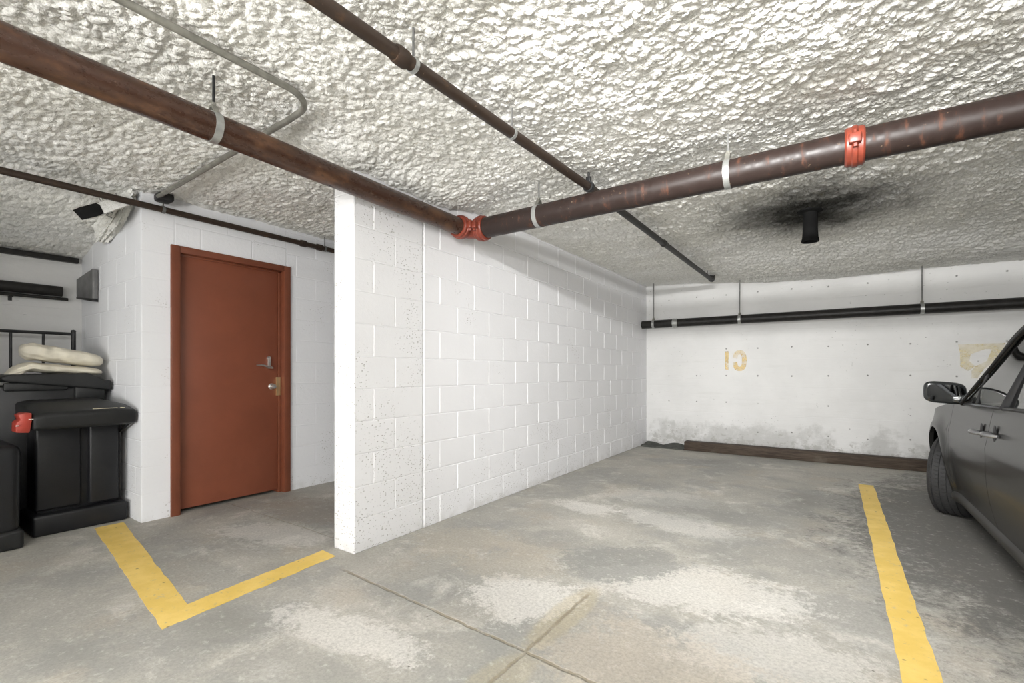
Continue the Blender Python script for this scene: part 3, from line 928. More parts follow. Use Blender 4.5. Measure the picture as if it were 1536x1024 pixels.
# conduit on the ceiling
ct = thing('conduit', 'grey steel conduit bending across the ceiling above the rusty pipe', 'conduit')
XC_, YC_ = -2.06, 1.335
r = 0.16
def zc(x, y): return 2.425
pth = [(XC_, y, 2.425) for y in np.linspace(-1.5, YC_ - r, 8)] + arc((XC_ - r, YC_ - r), r, 0, PI / 2, 8, lambda x, y: (x, y, 2.425))[1:] + [(x, YC_ + 0.02 * (XC_ - r - x), 2.42) for x in np.linspace(XC_ - r - 0.1, -4.12, 8)]
bm = BM(); tube(bm, pth, 0.0155, 14)
obj('conduit_run', bm, M['conduit'], ct)
bm = BM(); box(bm, -4.20, -4.08, YC_ + 0.03, YC_ + 0.13, 2.395, 2.455, 0.018)  # black box standing in for a dark ragged hole at the conduit end
obj('metal_box', bm, M['blackmetal'], ct)

# thin rusty pipe skirting the door wall top
bm = BM(); XS = -4.17
sp = thing('sprinkler_pipe', 'thin rusty pipe along the ceiling above the red-brown door', 'pipe')
zs = 2.345
tube(bm, [(XS, y, zs) for y in np.linspace(-2.2, 6.5, 14)], 0.023, 18)
obj('pipe_run', bm, M['thinpipe'], sp)
for y in (2.55, 2.72):
    bm = BM(); lathe(bm, [(0.022, -0.025), (0.031, -0.025), (0.031, 0.025), (0.022, 0.025), (0.022, -0.025)], (XS, y, zs), (0, 1, 0), 18)
    obj('pipe_socket', bm, M['thinpipe'], sp)
for y, lab in ((1.42, 'small clip on the thin pipe above the upper left corner of the door'), (2.78, 'small black clip on the thin pipe by the block pier')):
    t = thing('pipe_clip', lab, 'pipe clip', 'clips of the pipe over the door', (XS, y, zs))
    bm = BM(); lathe(bm, [(0.0232, -0.01), (0.028, -0.01), (0.028, 0.01), (0.0232, 0.01), (0.0232, -0.01)], (0, 0, 0), (0, 1, 0), 18)
    obj('band', bm, M['steelrod'], t)
    bm = BM(); tube(bm, [(0, 0, 0.024), (0, 0, ceil_z(XS, y) + 0.03 - zs)], 0.005, 8); obj('rod', bm, M['steelrod'], t)

# vent stub with soot
vs_ = thing('vent_pipe', 'sooty black pipe stub hanging from the stained ceiling', 'pipe', None, (-0.16, 4.60, 0))
bm = BM()
lathe(bm, [(0.052, 2.50), (0.054, 2.30), (0.058, 2.235), (0.064, 2.21), (0.064, 2.20), (0.050, 2.20), (0.047, 2.30), (0.047, 2.50)], (0, 0, 0), (0, 0, 1), 26)
obj('stub', bm, M['soot'], vs_)
bm = BM()
lathe(bm, [(0.0001, 2.47), (0.090, 2.465), (0.092, 2.45), (0.06, 2.44), (0.0001, 2.44)], (0, 0, 0), (0, 0, 1), 26)
obj('flange', bm, M['soot'], vs_)

# ------------------------------------------------------------------ alcove
# duct-like channel and pipe on the alcove back wall
t = thing('drain_pipe', 'black pipe on the alcove back wall above the bed frame', 'pipe')
bm = BM(); tube(bm, [(XL + 0.06, y, 1.832) for y in np.linspace(-0.26, 1.16, 8)], 0.045, 24); obj('pipe_run', bm, M['blackpipe'], t)
t = thing('drain_pipe', 'slim black pipe under the thicker pipe on the alcove back wall', 'pipe')
bm = BM(); tube(bm, [(XL + 0.055, y, 1.768) for y in np.linspace(-0.26, 1.2, 8)], 0.014, 18); obj('pipe_run', bm, M['blackpipe'], t)
for y in (0.1, 0.85):
    bm = BM(); box(bm, XL + 0.001, XL + 0.058, y - 0.012, y + 0.012, 1.75, 1.757, 0.001); box(bm, XL + 0.001, XL + 0.006, y - 0.012, y + 0.012, 1.72, 1.757, 0.001)
    obj('bracket', bm, M['blackmetal'], t)
t = thing('cable_channel', 'black channel along the ceiling edge of the alcove back wall', 'channel')
bm = BM(); box(bm, XL + 0.005, XL + 0.06, -0.25, YS - 0.03, 2.105, 2.15, 0.004); obj('channel_body', bm, M['blackpipe'], t)
# grey metal plate against the return wall at pipe end
t = thing('metal_box', 'grey sheet metal box on the alcove wall at the pipe end', 'box')
bm = BM()
prism(bm, [(-5.67, 1.80), (-5.67, 1.962), (-5.21, 2.004), (-5.21, 1.745)], 'y', 1.262, YS - 0.004, 0.006)
obj('box_body', bm, M['greymetal'], t)
bm = BM(); prism(bm, [(-5.66, 1.785), (-5.66, 1.80), (-5.21, 1.745), (-5.21, 1.722)], 'y', 1.258, YS - 0.004, 0.004)
obj('lower_lip', bm, M['blackmetal'], t)

# broken light channel half buried in fireproofing over the corner
t = thing('light_fixture', 'old channel fixture crusted with fireproofing at the alcove ceiling', 'light fixture')
def slab(bm, top, dn):
    """a tilted box: four corners of one face and a thickness vector"""
    lo = [bm.verts.new(Vector(p)) for p in top]; hi = [bm.verts.new(Vector(p) + Vector(dn)) for p in top]
    bm.faces.new(lo); bm.faces.new(hi[::-1])
    for k in range(4): bm.faces.new((lo[k], lo[(k + 1) % 4], hi[(k + 1) % 4], hi[k]))
def at(u, v, d):
    k = (u - 768) / 702.0; c, s_ = math.cos(math.radians(34.5)), math.sin(math.radians(34.5))
    return (d * (-s_ + c * k), d * (c + s_ * k), CAMH + (558 - v) / 702.0 * d)
bm = BM(); slab(bm, [at(137, 308, 3.36), at(184, 291, 3.42), at(191, 308, 3.36), at(145, 324, 3.26)], (-0.02, 0.05, 0.03))
obj('channel_body', bm, M['crust'], t)
bm = BM(); slab(bm, [at(109, 315, 3.40), at(138, 307.5, 3.345), at(146, 324.5, 3.24), at(123, 330, 3.29)], (-0.015, 0.04, 0.035))
obj('end_plate', bm, M['soot'], t)
bm = BM()
def fc(u, v):
    a = u * 2 * PI; b = v * PI
    n = random.uniform(-0.006, 0.012) + 0.012 * math.sin(19 * a + 23 * v) * math.sin(31 * v - 7 * a) + 0.016 * math.sin(5 * a + 9 * v) + 0.015 * math.sin(11 * a - 7 * v) + 0.012 * math.sin(17 * v + 3 * a)
    return (-4.66 + (0.36 + n * 2) * math.cos(b), 1.26 + (0.05 + n * 0.6) * math.sin(b) * math.cos(a), 2.335 + 0.11 * math.cos(b) + (0.085 + n) * math.sin(b) * math.sin(a))
grid(bm, fc, 64, 56); bmesh.ops.remove_doubles(bm, verts=bm.verts[:], dist=0.0005)
obj('fireproofing_crust', bm, M['crust'], t)
t = thing('loose_wires', 'thin loose wires hanging from the ceiling at the alcove corner', 'wires')
rng = random.Random(3)
for k in range(7):
    bm = BM()
    x = -4.30 - rng.uniform(0, 0.30); y = 1.10 + rng.uniform(0, 0.17); z = 2.44
    pts = [(x, y, z)]
    for j in range(6):
        x += rng.uniform(-0.04, 0.04); y = min(1.285, y + rng.uniform(-0.03, 0.03)); z -= rng.uniform(0.005, 0.035)
        pts.append((x, y, z))
    tube(bm, pts, 0.0028, 6); obj('wire', bm, M['wire'], t)

# bins ------------------------------------------------
def lid_profile(y0, y1, zb, zt_l, zt_r):
    return [(y0 + 0.01, zb), (y1 - 0.005, zb + 0.01), (y1, zt_r), (y1 - 0.12, zt_l - 0.005), (y0 + 0.16, zt_l + 0.012), (y0, zt_l - 0.02)]
b1 = thing('storage_bin', 'black plastic bin with wide overhanging lid and red tag, standing by the door wall corner', 'bin')
bm = BM(); box(bm, -4.80, -4.52, 0.80, 1.25, 0.10, 0.74, 0.012)
obj('body', bm, M['plastic'], b1)
for y0_, y1_, xf in ((0.792, 1.030, -4.497), (1.066, 1.238, -4.470)):
    bm = BM(); box(bm, -4.56, xf, y0_, y1_, 0.160, 0.735, 0.016, 3)
    obj('front_panel', bm, M['plastic'], b1)
bm = BM(); box(bm, -4.81, -4.435, 0.765, 1.283, 0.0, 0.145, 0.020, 3)
obj('plinth', bm, M['plastic'], b1)
bm = BM()
pf = [(-4.81, 0.76), (-4.30, 0.735), (-4.275, 0.75), (-4.268, 0.825), (-4.285, 0.850), (-4.50, 0.905), (-4.81, 0.915)]
lo = [bm.verts.new((x, 0.742, z if z < 0.78 else z - 0.012)) for x, z in pf]
m1 = [bm.verts.new((x, 0.80, z if z < 0.78 else z + 0.004)) for x, z in pf]
m2 = [bm.verts.new((x, 1.17, z if z < 0.78 else z + 0.008)) for x, z in pf]
hi = [bm.verts.new((x, 1.288, (z + 0.005) if z < 0.78 else z - 0.030 if x < -4.4 else z - 0.004)) for x, z in pf]
n = len(pf)
for a_, b_ in ((lo, m1), (m1, m2), (m2, hi)):
    for k in range(n): bm.faces.new((a_[k], a_[(k + 1) % n], b_[(k + 1) % n], b_[k]))
bm.faces.new(lo); bm.faces.new(hi[::-1])
bmesh.ops.recalc_face_normals(bm, faces=bm.faces[:])
es = [e for e in bm.edges if e.is_manifold and e.calc_face_angle(0) > 0.3]
bmesh.ops.bevel(bm, geom=es, offset=0.014, segments=3, profile=0.5, affect='EDGES')
lid1 = obj('lid', bm, M['plastic2'], b1)
# pale printed lettering strip on the lid edge
rng = random.Random(11)
for y0_, y1_ in ((1.045, 1.183), (1.200, 1.225)):
    bm = BM(); box(bm, -4.302, -4.2995, y0_, y1_, 0.8610, 0.8640)
    y = y0_
    while y < y1_ - 0.008:
        w = rng.uniform(0.005, 0.012)
        hgt = rng.uniform(0.006, 0.012)
        box(bm, -4.300 - hgt, -4.300, y, min(y + w, y1_), 0.8612, 0.8642)
        y += w + rng.uniform(0.002, 0.006)
    obj('lettering', bm, M['print'], lid1)
bm = BM()
prism(bm, [(0.665, 0.735), (0.728, 0.728), (0.738, 0.80), (0.738, 0.856), (0.70, 0.858), (0.675, 0.845), (0.688, 0.815), (0.668, 0.798)], 'x', -4.42, -4.285, 0.006)
tg = obj('red_tag', bm, M['redtag'], b1); tg['label'] = 'red plastic tag at the lid end'
bm = BM(); box(bm, -4.284, -4.276, 0.722, 0.744, 0.812, 0.818, 0.001); obj('metal_pin', bm, M['chrome'], tg)
bm = BM(); box(bm, -4.284, -4.276, 0.664, 0.678, 0.775, 0.782, 0.001); obj('metal_pin', bm, M['chrome'], tg)
bm = BM(); tube(bm, [(-4.56, 1.268, 0.14), (-4.56, 1.268, 0.72)], 0.010, 10); tube(bm, [(-4.56, 1.268, 0.66), (-4.36, 1.272, 0.738)], 0.008, 10)
obj('lid_stay', bm, M['blackmetal'], b1)

b2 = thing('storage_bin', 'taller black plastic bin at the back of the alcove with cream cushions on its lid', 'bin')
bm = BM(); box(bm, -5.36, -4.86, 0.66, 1.26, 0.0, 1.02, 0.02); obj('body', bm, M['plastic'], b2)
bm = BM(); box(bm, -4.87, -4.835, 0.69, 1.03, 0.985, 1.045, 0.012); obj('hand_grip', bm, M['plastic2'], b2)
bm = BM(); box(bm, -4.87, -4.835, 1.07, 1.25, 0.90, 1.02, 0.012); obj('front_panel', bm, M['plastic2'], b2)
bm = BM(); prism(bm, [(0.68, 1.065), (0.70, 1.05), (1.285, 0.978), (1.288, 1.055), (1.25, 1.06), (1.14, 1.115), (0.72, 1.105), (0.675, 1.085)], 'x', -5.38, -4.815, 0.012, 3)
obj('lid', bm, M['plastic2'], b2)
b3 = thing('storage_bin', 'black flat-topped bin at the left back of the alcove', 'bin')
bm = BM(); box(bm, -5.35, -4.84, 0.00, 0.635, 0.0, 0.98, 0.02, 2, (0.94, 0.94)); obj('body', bm, M['plastic'], b3)
bm = BM(); box(bm, -5.37, -4.82, -0.02, 0.645, 0.965, 1.045, 0.016, 3); obj('lid', bm, M['plastic2'], b3)
b4 = thing('storage_tote', 'black rounded box standing on the floor at the left edge of the picture', 'bin')
bm = BM(); box(bm, -4.78, -4.255, -0.05, 0.69, 0.09, 0.66, 0.05, 4, (0.99, 0.985)); obj('body', bm, M['plastic'], b4)
bm = BM(); box(bm, -4.79, -4.245, -0.06, 0.70, 0.0, 0.125, 0.025, 3); obj('plinth', bm, M['plastic2'], b4)

# cushions on the tall bin
def cushion(x, y0, y1, zc_, rx, rz, slope, sag, seed, name, label):
    rng = random.Random(seed); ph = [rng.uniform(0, 6) for _ in range(6)]
    bm = BM(); nu, nv = 44, 36
    rings = []
    for i in range(nu + 1):
        u = i / nu
        e = (1 - abs(2 * u - 1) ** 7) ** 0.5 if 0 < u < 1 else 0.02
        e = max(e, 0.02)
        ring = []
        for j in range(nv):
            a = 2 * PI * j / nv
            c, s = math.cos(a), math.sin(a)
            wr = 1 + 0.07 * math.sin(7 * u * PI + ph[0] + 2 * a) * (1 - u) + 0.06 * math.sin(9 * a + 11 * u + ph[1]) * (1 - u) ** 1.5 + 0.035 * math.sin(5 * a - 21 * u + ph[3]) * (1 - u) + 0.02 * math.sin(3 * a + ph[2])
            px_ = x + rx * e * wr * math.copysign(abs(c) ** 0.7, c)
            pz_ = zc_ + slope * (u - 0.5) + rz * (1.08 - 0.22 * u) * e * wr * math.copysign(abs(s) ** 0.75, s) - sag * max(0, 0.22 - u) ** 1.2 * 3
            ring.append(bm.verts.new((px_, y0 + (y1 - y0) * u, pz_)))
        rings.append(ring)
    for i in range(nu):
        for j in range(nv):
            bm.faces.new((rings[i][j], rings[i][(j + 1) % nv], rings[i + 1][(j + 1) % nv], rings[i + 1][j]))
    bm.faces.new(rings[0][::-1]); bm.faces.new(rings[-1])
    return tag(obj(name, bm, M['cream'], angle=80), label, 'cushion', 'cream cushions on the tall bin')
cushion(-5.02, 0.72, 1.268, 1.146, 0.17, 0.036, -0.050, 0.16, 4, 'cushion', 'flat cream cushion lying directly on the tall black bin')
cushion(-5.00, 0.79, 1.272, 1.250, 0.13, 0.062, -0.080, 0.02, 9, 'cushion', 'rolled cream cushion lying on top of the flat cream cushion')

# metal bed frame leaning at the alcove back wall
bf = thing('bed_frame', 'black metal bed headboard with upright bars standing in front of the alcove back wall', 'bed frame')
bm = BM(); tube(bm, [(-5.50, y, 1.452) for y in (-0.20, 1.205)], 0.013, 12); obj('top_rail', bm, M['blackmetal'], bf)
bm = BM(); tube(bm, [(-5.50, y, 0.45) for y in (-0.20, 1.205)], 0.013, 12); obj('bottom_rail', bm, M['blackmetal'], bf)
for y in (-0.20, 1.205):
    bm = BM(); tube(bm, [(-5.50, y, 0.0), (-5.50, y, 1.475)], 0.017, 12); lathe(bm, [(0.0001, 1.492), (0.016, 1.486), (0.019, 1.475), (0.0001, 1.47)], (-5.50, y, 0), (0, 0, 1), 12)
    obj('post', bm, M['blackmetal'], bf)
for k in range(6):
    y = 1.015 - 0.19 * k
    bm = BM(); tube(bm, [(-5.50, y, 0.45), (-5.50, y, 1.452)], 0.009, 10); obj('bar', bm, M['blackmetal'], bf)

# ------------------------------------------------------------------ car
XCAR, YCAR = 1.56, 5.02
car = thing('car', 'dark grey car parked on the right, nose toward the back wall', 'car', None, (XCAR, YCAR, 0))
def W0(y):
    w = 0.87
    if y > 0.15: w -= 0.20 * ((y - 0.15) / 0.75) ** 2
    if y < -2.8: w -= 0.13 * ((-2.8 - y) / 0.75) ** 2
    return w
WB = -2.62
def half(y, z):
    w = W0(y)
    if z < 0.6: w -= 0.055 * ((0.6 - z) / 0.35) ** 2
    else: w -= 0.030 * ((z - 0.6) / 0.3) ** 2
    # crease along the door and flared arch lips
    w += 0.006 * math.exp(-((z - 0.70) / 0.035) ** 2)
    for yc in (0, WB):
        r = math.hypot(y - yc, z - 0.32)
        w += 0.028 * math.exp(-((r - 0.37) / 0.07) ** 2)
    return w
def belt(y): return 0.898 + (-0.42 - y) * 0.026 if y < -0.42 else ztop(y)
def ztop(y):
    t_ = (y + 0.42) / 1.2
    return 0.898 - 0.085 * t_ - 0.10 * t_ * t_
RA = 0.365
def zlow(y):
    for yc in (0, WB):
        if abs(y - yc) < RA: return 0.32 + math.sqrt(RA * RA - (y - yc) ** 2)
    return 0.25
def side_patch(name, ya, yb, top, mat, s, breaks=(), n=40, nv=18):
    ys = set(np.linspace(ya, yb, n).tolist())
    for b in breaks:
        ys.add(b - 1e-4); ys.add(b + 1e-4)
        for k in range(1, 14): pass
    ys = sorted(y for y in ys if ya - 1e-6 <= y <= yb + 1e-6)
    bm = BM(); cols = []
    for y in ys:
        z0, z1 = zlow(y), top(y)
        col = []
        for j in range(nv + 1):
            z = z0 + (z1 - z0) * j / nv
            col.append(bm.verts.new((s * half(y, z), y, z)))
        # roll the top edge inward a little
        cols.append(col)
    for a, b in zip(cols[:-1], cols[1:]):
        for j in range(nv):
            bm.faces.new((a[j], b[j], b[j + 1], a[j + 1]))
    # fold the rim inward for panel thickness
    rim = [e for e in bm.edges if e.is_boundary]
    r = bmesh.ops.extrude_edge_only(bm, edges=rim)
    for v in r['geom']:
        if isinstance(v, bmesh.types.BMVert): v.co.x -= s * 0.03
    return obj(name, bm, mat, car, angle=35)
arch_f = [RA * math.cos(a) for a in np.linspace(0, PI, 24)]
arch_r = [WB + v for v in arch_f]
gap = 0.0035
for s in (-1, 1):
    side_patch('fender', -0.42 + gap, 0.80, ztop, M['carpaint'], s, arch_f, 60, 20)
    d1 = side_patch('door', -1.41 + gap, -0.42 - gap, belt, M['carpaint'], s)
    d2 = side_patch('door', -2.24 + gap, -1.41 - gap, belt, M['carpaint'], s)
    side_patch('rear_quarter', -3.40, -2.24 - gap, belt, M['carpaint'], s, arch_r, 60, 20)
    # handles, one on each door
    for d_, yh, flip in ((d1, -1.285, 1), (d2, -1.545, -1)):
        bm = BM()
        zz = 0.775 + (0.012 if flip < 0 else 0)
        hw = half(yh, zz)
        pts = []
        for k in range(11):
            f = k / 10
            pts.append((s * (hw + 0.004 + 0.040 * math.sin(PI * f) ** 0.55), yh - 0.070 + 0.14 * f, zz + 0.004 * math.sin(PI * f)))
        tube(bm, pts, [0.008, 0.010, 0.012, 0.013, 0.0135, 0.0135, 0.0135, 0.013, 0.012, 0.010, 0.008], 14)
        obj('door_handle', bm, M['alloy'], d_)
        bm = BM()
        for sg in (1,):
            r_ = bmesh.ops.create_uvsphere(bm, u_segments=20, v_segments=12, radius=1)
            for v in r_['verts']:
                v.co = Vector((s * (hw + 0.0015) + v.co.x * 0.004, yh + v.co.y * 0.034, zz + v.co.z * 0.055))
        obj('handle_recess', bm, M['cardark'], d_)
    # rocker trim
    bm = BM()
    def fr(u, v):
        y = -2.22 + u * 1.82
        a = v * PI
        return (s * (half(y, 0.25) - 0.002 + 0.020 * math.sin(a)), y, 0.268 - 0.085 * v)
    grid(bm, fr, 30, 8)
    r = bmesh.ops.extrude_edge_only(bm, edges=[e for e in bm.edges if e.is_boundary])
    for v in r['geom']:
        if isinstance(v, bmesh.types.BMVert): v.co.x -= s * 0.06
    obj('sill_trim', bm, M['rocker'], car)

# inner shell and wheel housings
bm = BM()
box(bm, -0.56, 0.56, -3.40, 0.78, 0.22, 0.66)
box(bm, -0.80, 0.80, WB + RA + 0.03, -RA - 0.03, 0.22, 0.84)
box(bm, -0.62, 0.62, -3.42, WB + 0.3, 0.30, 0.86)
obj('floor_pan', bm, M['cardark'], car, smooth=False)
for yc in (0, WB):
    for s in (-1, 1):
        bm = BM()
        def fl(u, v):
            a = PI * u
            return (s * (0.57 + 0.265 * v), yc + (RA + 0.012) * math.cos(a), 0.30 + (RA + 0.012) * math.sin(a))
        grid(bm, fl, 24, 2)
        obj('wheel_liner', bm, M['cardark'], car)

# bonnet
bm = BM()
def fh(u, v):
    y = -0.52 + 1.32 * v
    w = half(y, ztop(y)) - 0.002
    x = (2 * u - 1) * w
    zc_ = ztop(y) + (0.055 if y < 0.5 else 0.055 * (1 - ((y - 0.5) / 0.3) * 0.6)) * (1 - abs(2 * u - 1) ** 2.2)
    return (x, y, zc_)
grid(bm, fh, 30, 24); obj('bonnet', bm, M['carpaint'], car)
bm = BM()
def ff(u, v):
    k = 2 * u - 1
    z = 0.20 + v * (ztop(0.80) - 0.20 + 0.03 * (1 - abs(k) ** 2.2))
    w = half(0.80, max(z, 0.3))
    return (k * w, 0.80 + 0.16 * (1 - abs(k) ** 3) * (1 - 0.35 * v ** 3), z)
grid(bm, ff, 30, 16); obj('front_bumper', bm, M['carpaint'], car)
for s in (-1, 1):
    bm = BM(); r_ = bmesh.ops.create_uvsphere(bm, u_segments=20, v_segments=12, radius=1)
    for v in r_['verts']: v.co = Vector((s * 0.56 + v.co.x * 0.13, 0.865 + v.co.y * 0.05, 0.60 + v.co.z * 0.065))
    obj('headlamp', bm, M['mirror'], car)
bm = BM()
def fb(u, v):
    k = 2 * u - 1
    z = 0.26 + v * 0.70
    w = half(-3.40, min(z, 0.9))
    return (k * w, -3.40 - 0.14 * (1 - abs(k) ** 3) * (1 - 0.4 * v ** 3), z)
grid(bm, fb, 24, 14); obj('rear_bumper', bm, M['carpaint'], car)
bm = BM()
def fd(u, v):
    y = -3.50 + 0.40 * v; k = 2 * u - 1
    return (k * (half(max(y, -3.4), 0.9) - 0.002), y, 0.965 + 0.04 * v + 0.02 * (1 - k * k))
grid(bm, fd, 16, 6); obj('boot_lid', bm, M['carpaint'], car)

# greenhouse: rail points (|x|, y, z)
RAIL = [(0.845, -0.69, 0.905), (0.785, -1.05, 1.12), (0.715, -1.36, 1.335), (0.675, -1.62, 1.405), (0.655, -2.0, 1.425), (0.660, -2.45, 1.385), (0.70, -2.85, 1.22), (0.775, -3.2, 0.985)]
def rail(t_):
    t_ = max(0, min(1, t_)) * (len(RAIL) - 1)
    i = min(int(t_), len(RAIL) - 2); f = t_ - i
    P = [Vector(RAIL[max(0, min(len(RAIL) - 1, i + k))]) for k in (-1, 0, 1, 2)]
    return 0.5 * (2 * P[1] + (P[2] - P[0]) * f + (2 * P[0] - 5 * P[1] + 4 * P[2] - P[3]) * f * f + (3 * P[1] - P[0] - 3 * P[2] + P[3]) * f ** 3)
for s in (-1, 1):
    bm = BM()
    tube(bm, [(s * p.x, p.y, p.z) for p in (rail(k / 40) for k in range(41))], [0.011 + 0.013 * min(1, k / 14) for k in range(41)], 12)
    obj('roof_rail', bm, M['carpaint'], car)
    bm = BM()
    tube(bm, [(s * (p.x + 0.022), p.y - 0.012, p.z - 0.014) for p in (rail(k / 40) for k in range(1, 38))], 0.007, 8)
    obj('window_seal', bm, M['cardark'], car)
    # side glass
    bm = BM()
    def fg(u, v):
        p = rail(0.02 + 0.95 * u)
        q = Vector((half(p.y, belt(p.y)) - 0.014, p.y, belt(p.y)))
        x = q.x + (p.x - q.x) * v + 0.012 * math.sin(PI * v)
        return (s * (x), p.y, q.z + (p.z - q.z) * v)
    grid(bm, fg, 40, 10); obj('side_window', bm, M['carglass'], car)
    bm = BM()
    tube(bm, [(s * (half(y, belt(y)) - 0.004), y, belt(y) + 0.002) for y in np.linspace(-0.60, -3.1, 24)], 0.011, 8)
    obj('belt_moulding', bm, M['cardark'], car)
    # quarter light divider, sail panel and door pillar
    bm = BM()
    p = rail(1 / 7 * 1.02)
    tube(bm, [(s * (half(-0.99, belt(-0.99)) - 0.006), -1.00, belt(-0.99)), (s * (p.x + 0.008), p.y, p.z - 0.01)], 0.009, 8)
    p2 = rail(1 / 7 * 0.78)
    q0 = (s * (half(-0.80, 0.9) - 0.004), -0.89, belt(-0.85)); 
    lo_ = [(s * (half(-0.70, 0.9) - 0.010), -0.70, belt(-0.7)), q0, (s * (p2.x + 0.006), p2.y - 0.01, p2.z)]
    a_ = [bm.verts.new(c_) for c_ in lo_]; b_ = [bm.verts.new((c_[0] - s * 0.02, c_[1], c_[2])) for c_ in lo_]
    bm.faces.new(a_); bm.faces.new(b_[::-1])
    for k in range(3): bm.faces.new((a_[k], a_[(k + 1) % 3], b_[(k + 1) % 3], b_[k]))
    obj('quarter_light_frame', bm, M['cardark'], car)
    bm = BM()
    p = rail(3.0 / 7)
    tube(bm, [(s * (half(-1.42, belt(-1.42)) - 0.016), -1.56, belt(-1.42)), (s * (p.x), -1.74, p.z - 0.01)], 0.030, 10)
    obj('door_pillar', bm, M['cardark'], car)
bm = BM()
def fw_(u, v):
    t_ = v * 2.6 / 7; p = rail(t_); k = 2 * u - 1
    return (k * p.x, p.y + 0.22 * (1 - k * k) * (1 - 0.5 * v), p.z + 0.03 * (1 - k * k))
grid(bm, fw_, 24, 14); obj('windscreen', bm, M['carglass'], car)
bm = BM()
def fr_(u, v):
    t_ = (2.6 + 2.6 * v) / 7; p = rail(t_); k = 2 * u - 1
    return (k * p.x, p.y + 0.11 * (1 - k * k) * (1 - 2 * v), p.z + 0.03 * (1 - k * k))
vs = grid(bm, fr_, 24, 14)
obj('roof', bm, M['carpaint'], car)
bm = BM()
def fq(u, v):
    t_ = (5.2 + 1.8 * v) / 7; p = rail(t_); k = 2 * u - 1
    return (k * p.x, p.y - 0.11 * (1 - k * k), p.z + 0.03 * (1 - k * k))
grid(bm, fq, 24, 10); obj('rear_window', bm, M['carglass'], car)

# mirrors
for s in (-1, 1):
    bm = BM()
    r_ = bmesh.ops.create_cube(bm, size=1)
    bmesh.ops.subdivide_edges(bm, edges=bm.edges[:], cuts=7, use_grid_fill=True)
    for v in bm.verts:
        x, y, z = v.co * 2
        # superellipsoid, flat at the rear
        def sq(a, b, c):
            L = (abs(a) ** 4 + abs(b) ** 4 + abs(c) ** 4) ** 0.25
            return a / L, b / L, c / L
        x, y, z = sq(x, y, z)
        if y < 0: yy = y * 0.028
        else: yy = y * 0.10
        k = 1 - 0.35 * max(0, y)
        v.co = Vector((x * 0.112 * k, yy, (z * 0.075 + 0.010 * x * s * 1) * k))
    sh = obj('mirror_shell', bm, M['mirrorshell'], car)
    sh.location = (s * 0.935, -0.70, 0.982); sh.rotation_euler = (0.10, 0, s * -0.06)
    bm = BM()
    pts = []
    for k in range(36):
        a = 2 * PI * k / 36; c_, s_ = math.cos(a), math.sin(a)
        pts.append((0.094 * math.copysign(abs(c_) ** 0.55, c_), 0.059 * math.copysign(abs(s_) ** 0.55, s_) + 0.010 * s * c_))
    prism(bm, pts, 'y', -0.034, -0.024)
    gl = obj('mirror_glass', bm, M['mirror'], sh, smooth=False)
    bm = BM()
    prism(bm, [(0.80, 0.905), (0.80, 0.955), (0.845, 0.97), (0.90, 0.955), (0.90, 0.92)], 'y', -0.735, -0.665, 0.008)
    for v in bm.verts: v.co.x *= s
    obj('mirror_arm', bm, M['mirrorshell'], car)

# wheels
def wheel(x, y, steer, s):
    w = bpy.data.objects.new('wheel', None); C.objects.link(w); w.parent = car
    w.location = (x, y, 0.315); w.rotation_euler = (0, 0, steer)
    R_, hw = 0.315, 0.105
    bm = BM()
    prof = [(0.205, -hw * 0.85), (0.250, -hw), (0.285, -hw * 1.02), (0.303, -hw * 0.92), (0.311, -hw * 0.78)]
    # tread with circumferential grooves
    for k in range(4):
        a = -hw * 0.70 + k * hw * 0.42
        b = a + hw * 0.13
        prof += [(R_, a - hw * 0.05), (R_, a), (R_ - 0.009, a + 0.002), (R_ - 0.009, b), (R_, b + 0.002)]
    prof += [(0.311, hw * 0.78), (0.303, hw * 0.92), (0.285, hw * 1.02), (0.250, hw), (0.205, hw * 0.85), (0.205, -hw * 0.85)]
    lathe(bm, prof, (0, 0, 0), (1, 0, 0), 72)
    tyre = obj('tyre', bm, M['rubber'], w, angle=25)
    bm = BM()
    lathe(bm, [(0.206, -hw * 0.8), (0.200, hw * 0.85), (0.190, hw * 0.6), (0.188, 0.0), (0.188, -hw * 0.8)], (0, 0, 0), (s, 0, 0), 48)
    for k in range(5):
        a = 2 * PI * k / 5
        b2_ = box(BM(), s * hw * 0.45, s * hw * 0.62, -0.026, 0.026, 0.03, 0.196, 0.005)
        bmesh.ops.transform(b2_, matrix=Matrix.Rotation(a, 4, 'X'), verts=b2_.verts[:])
        me_ = bpy.data.meshes.new('tmp'); b2_.to_mesh(me_); b2_.free()
        bm.from_mesh(me_); bpy.data.meshes.remove(me_)
    lathe(bm, [(0.0001, hw * 0.68), (0.035, hw * 0.66), (0.055, hw * 0.5), (0.055, hw * 0.2), (0.0001, hw * 0.2)], (0, 0, 0), (s, 0, 0), 24)
    obj('rim', bm, M['alloy'], w)
wheel(-0.755, 0, math.radians(-24), -1)
wheel(0.755, 0, math.radians(-24), 1)
wheel(-0.765, WB, 0, -1)
wheel(0.765, WB, 0, 1)

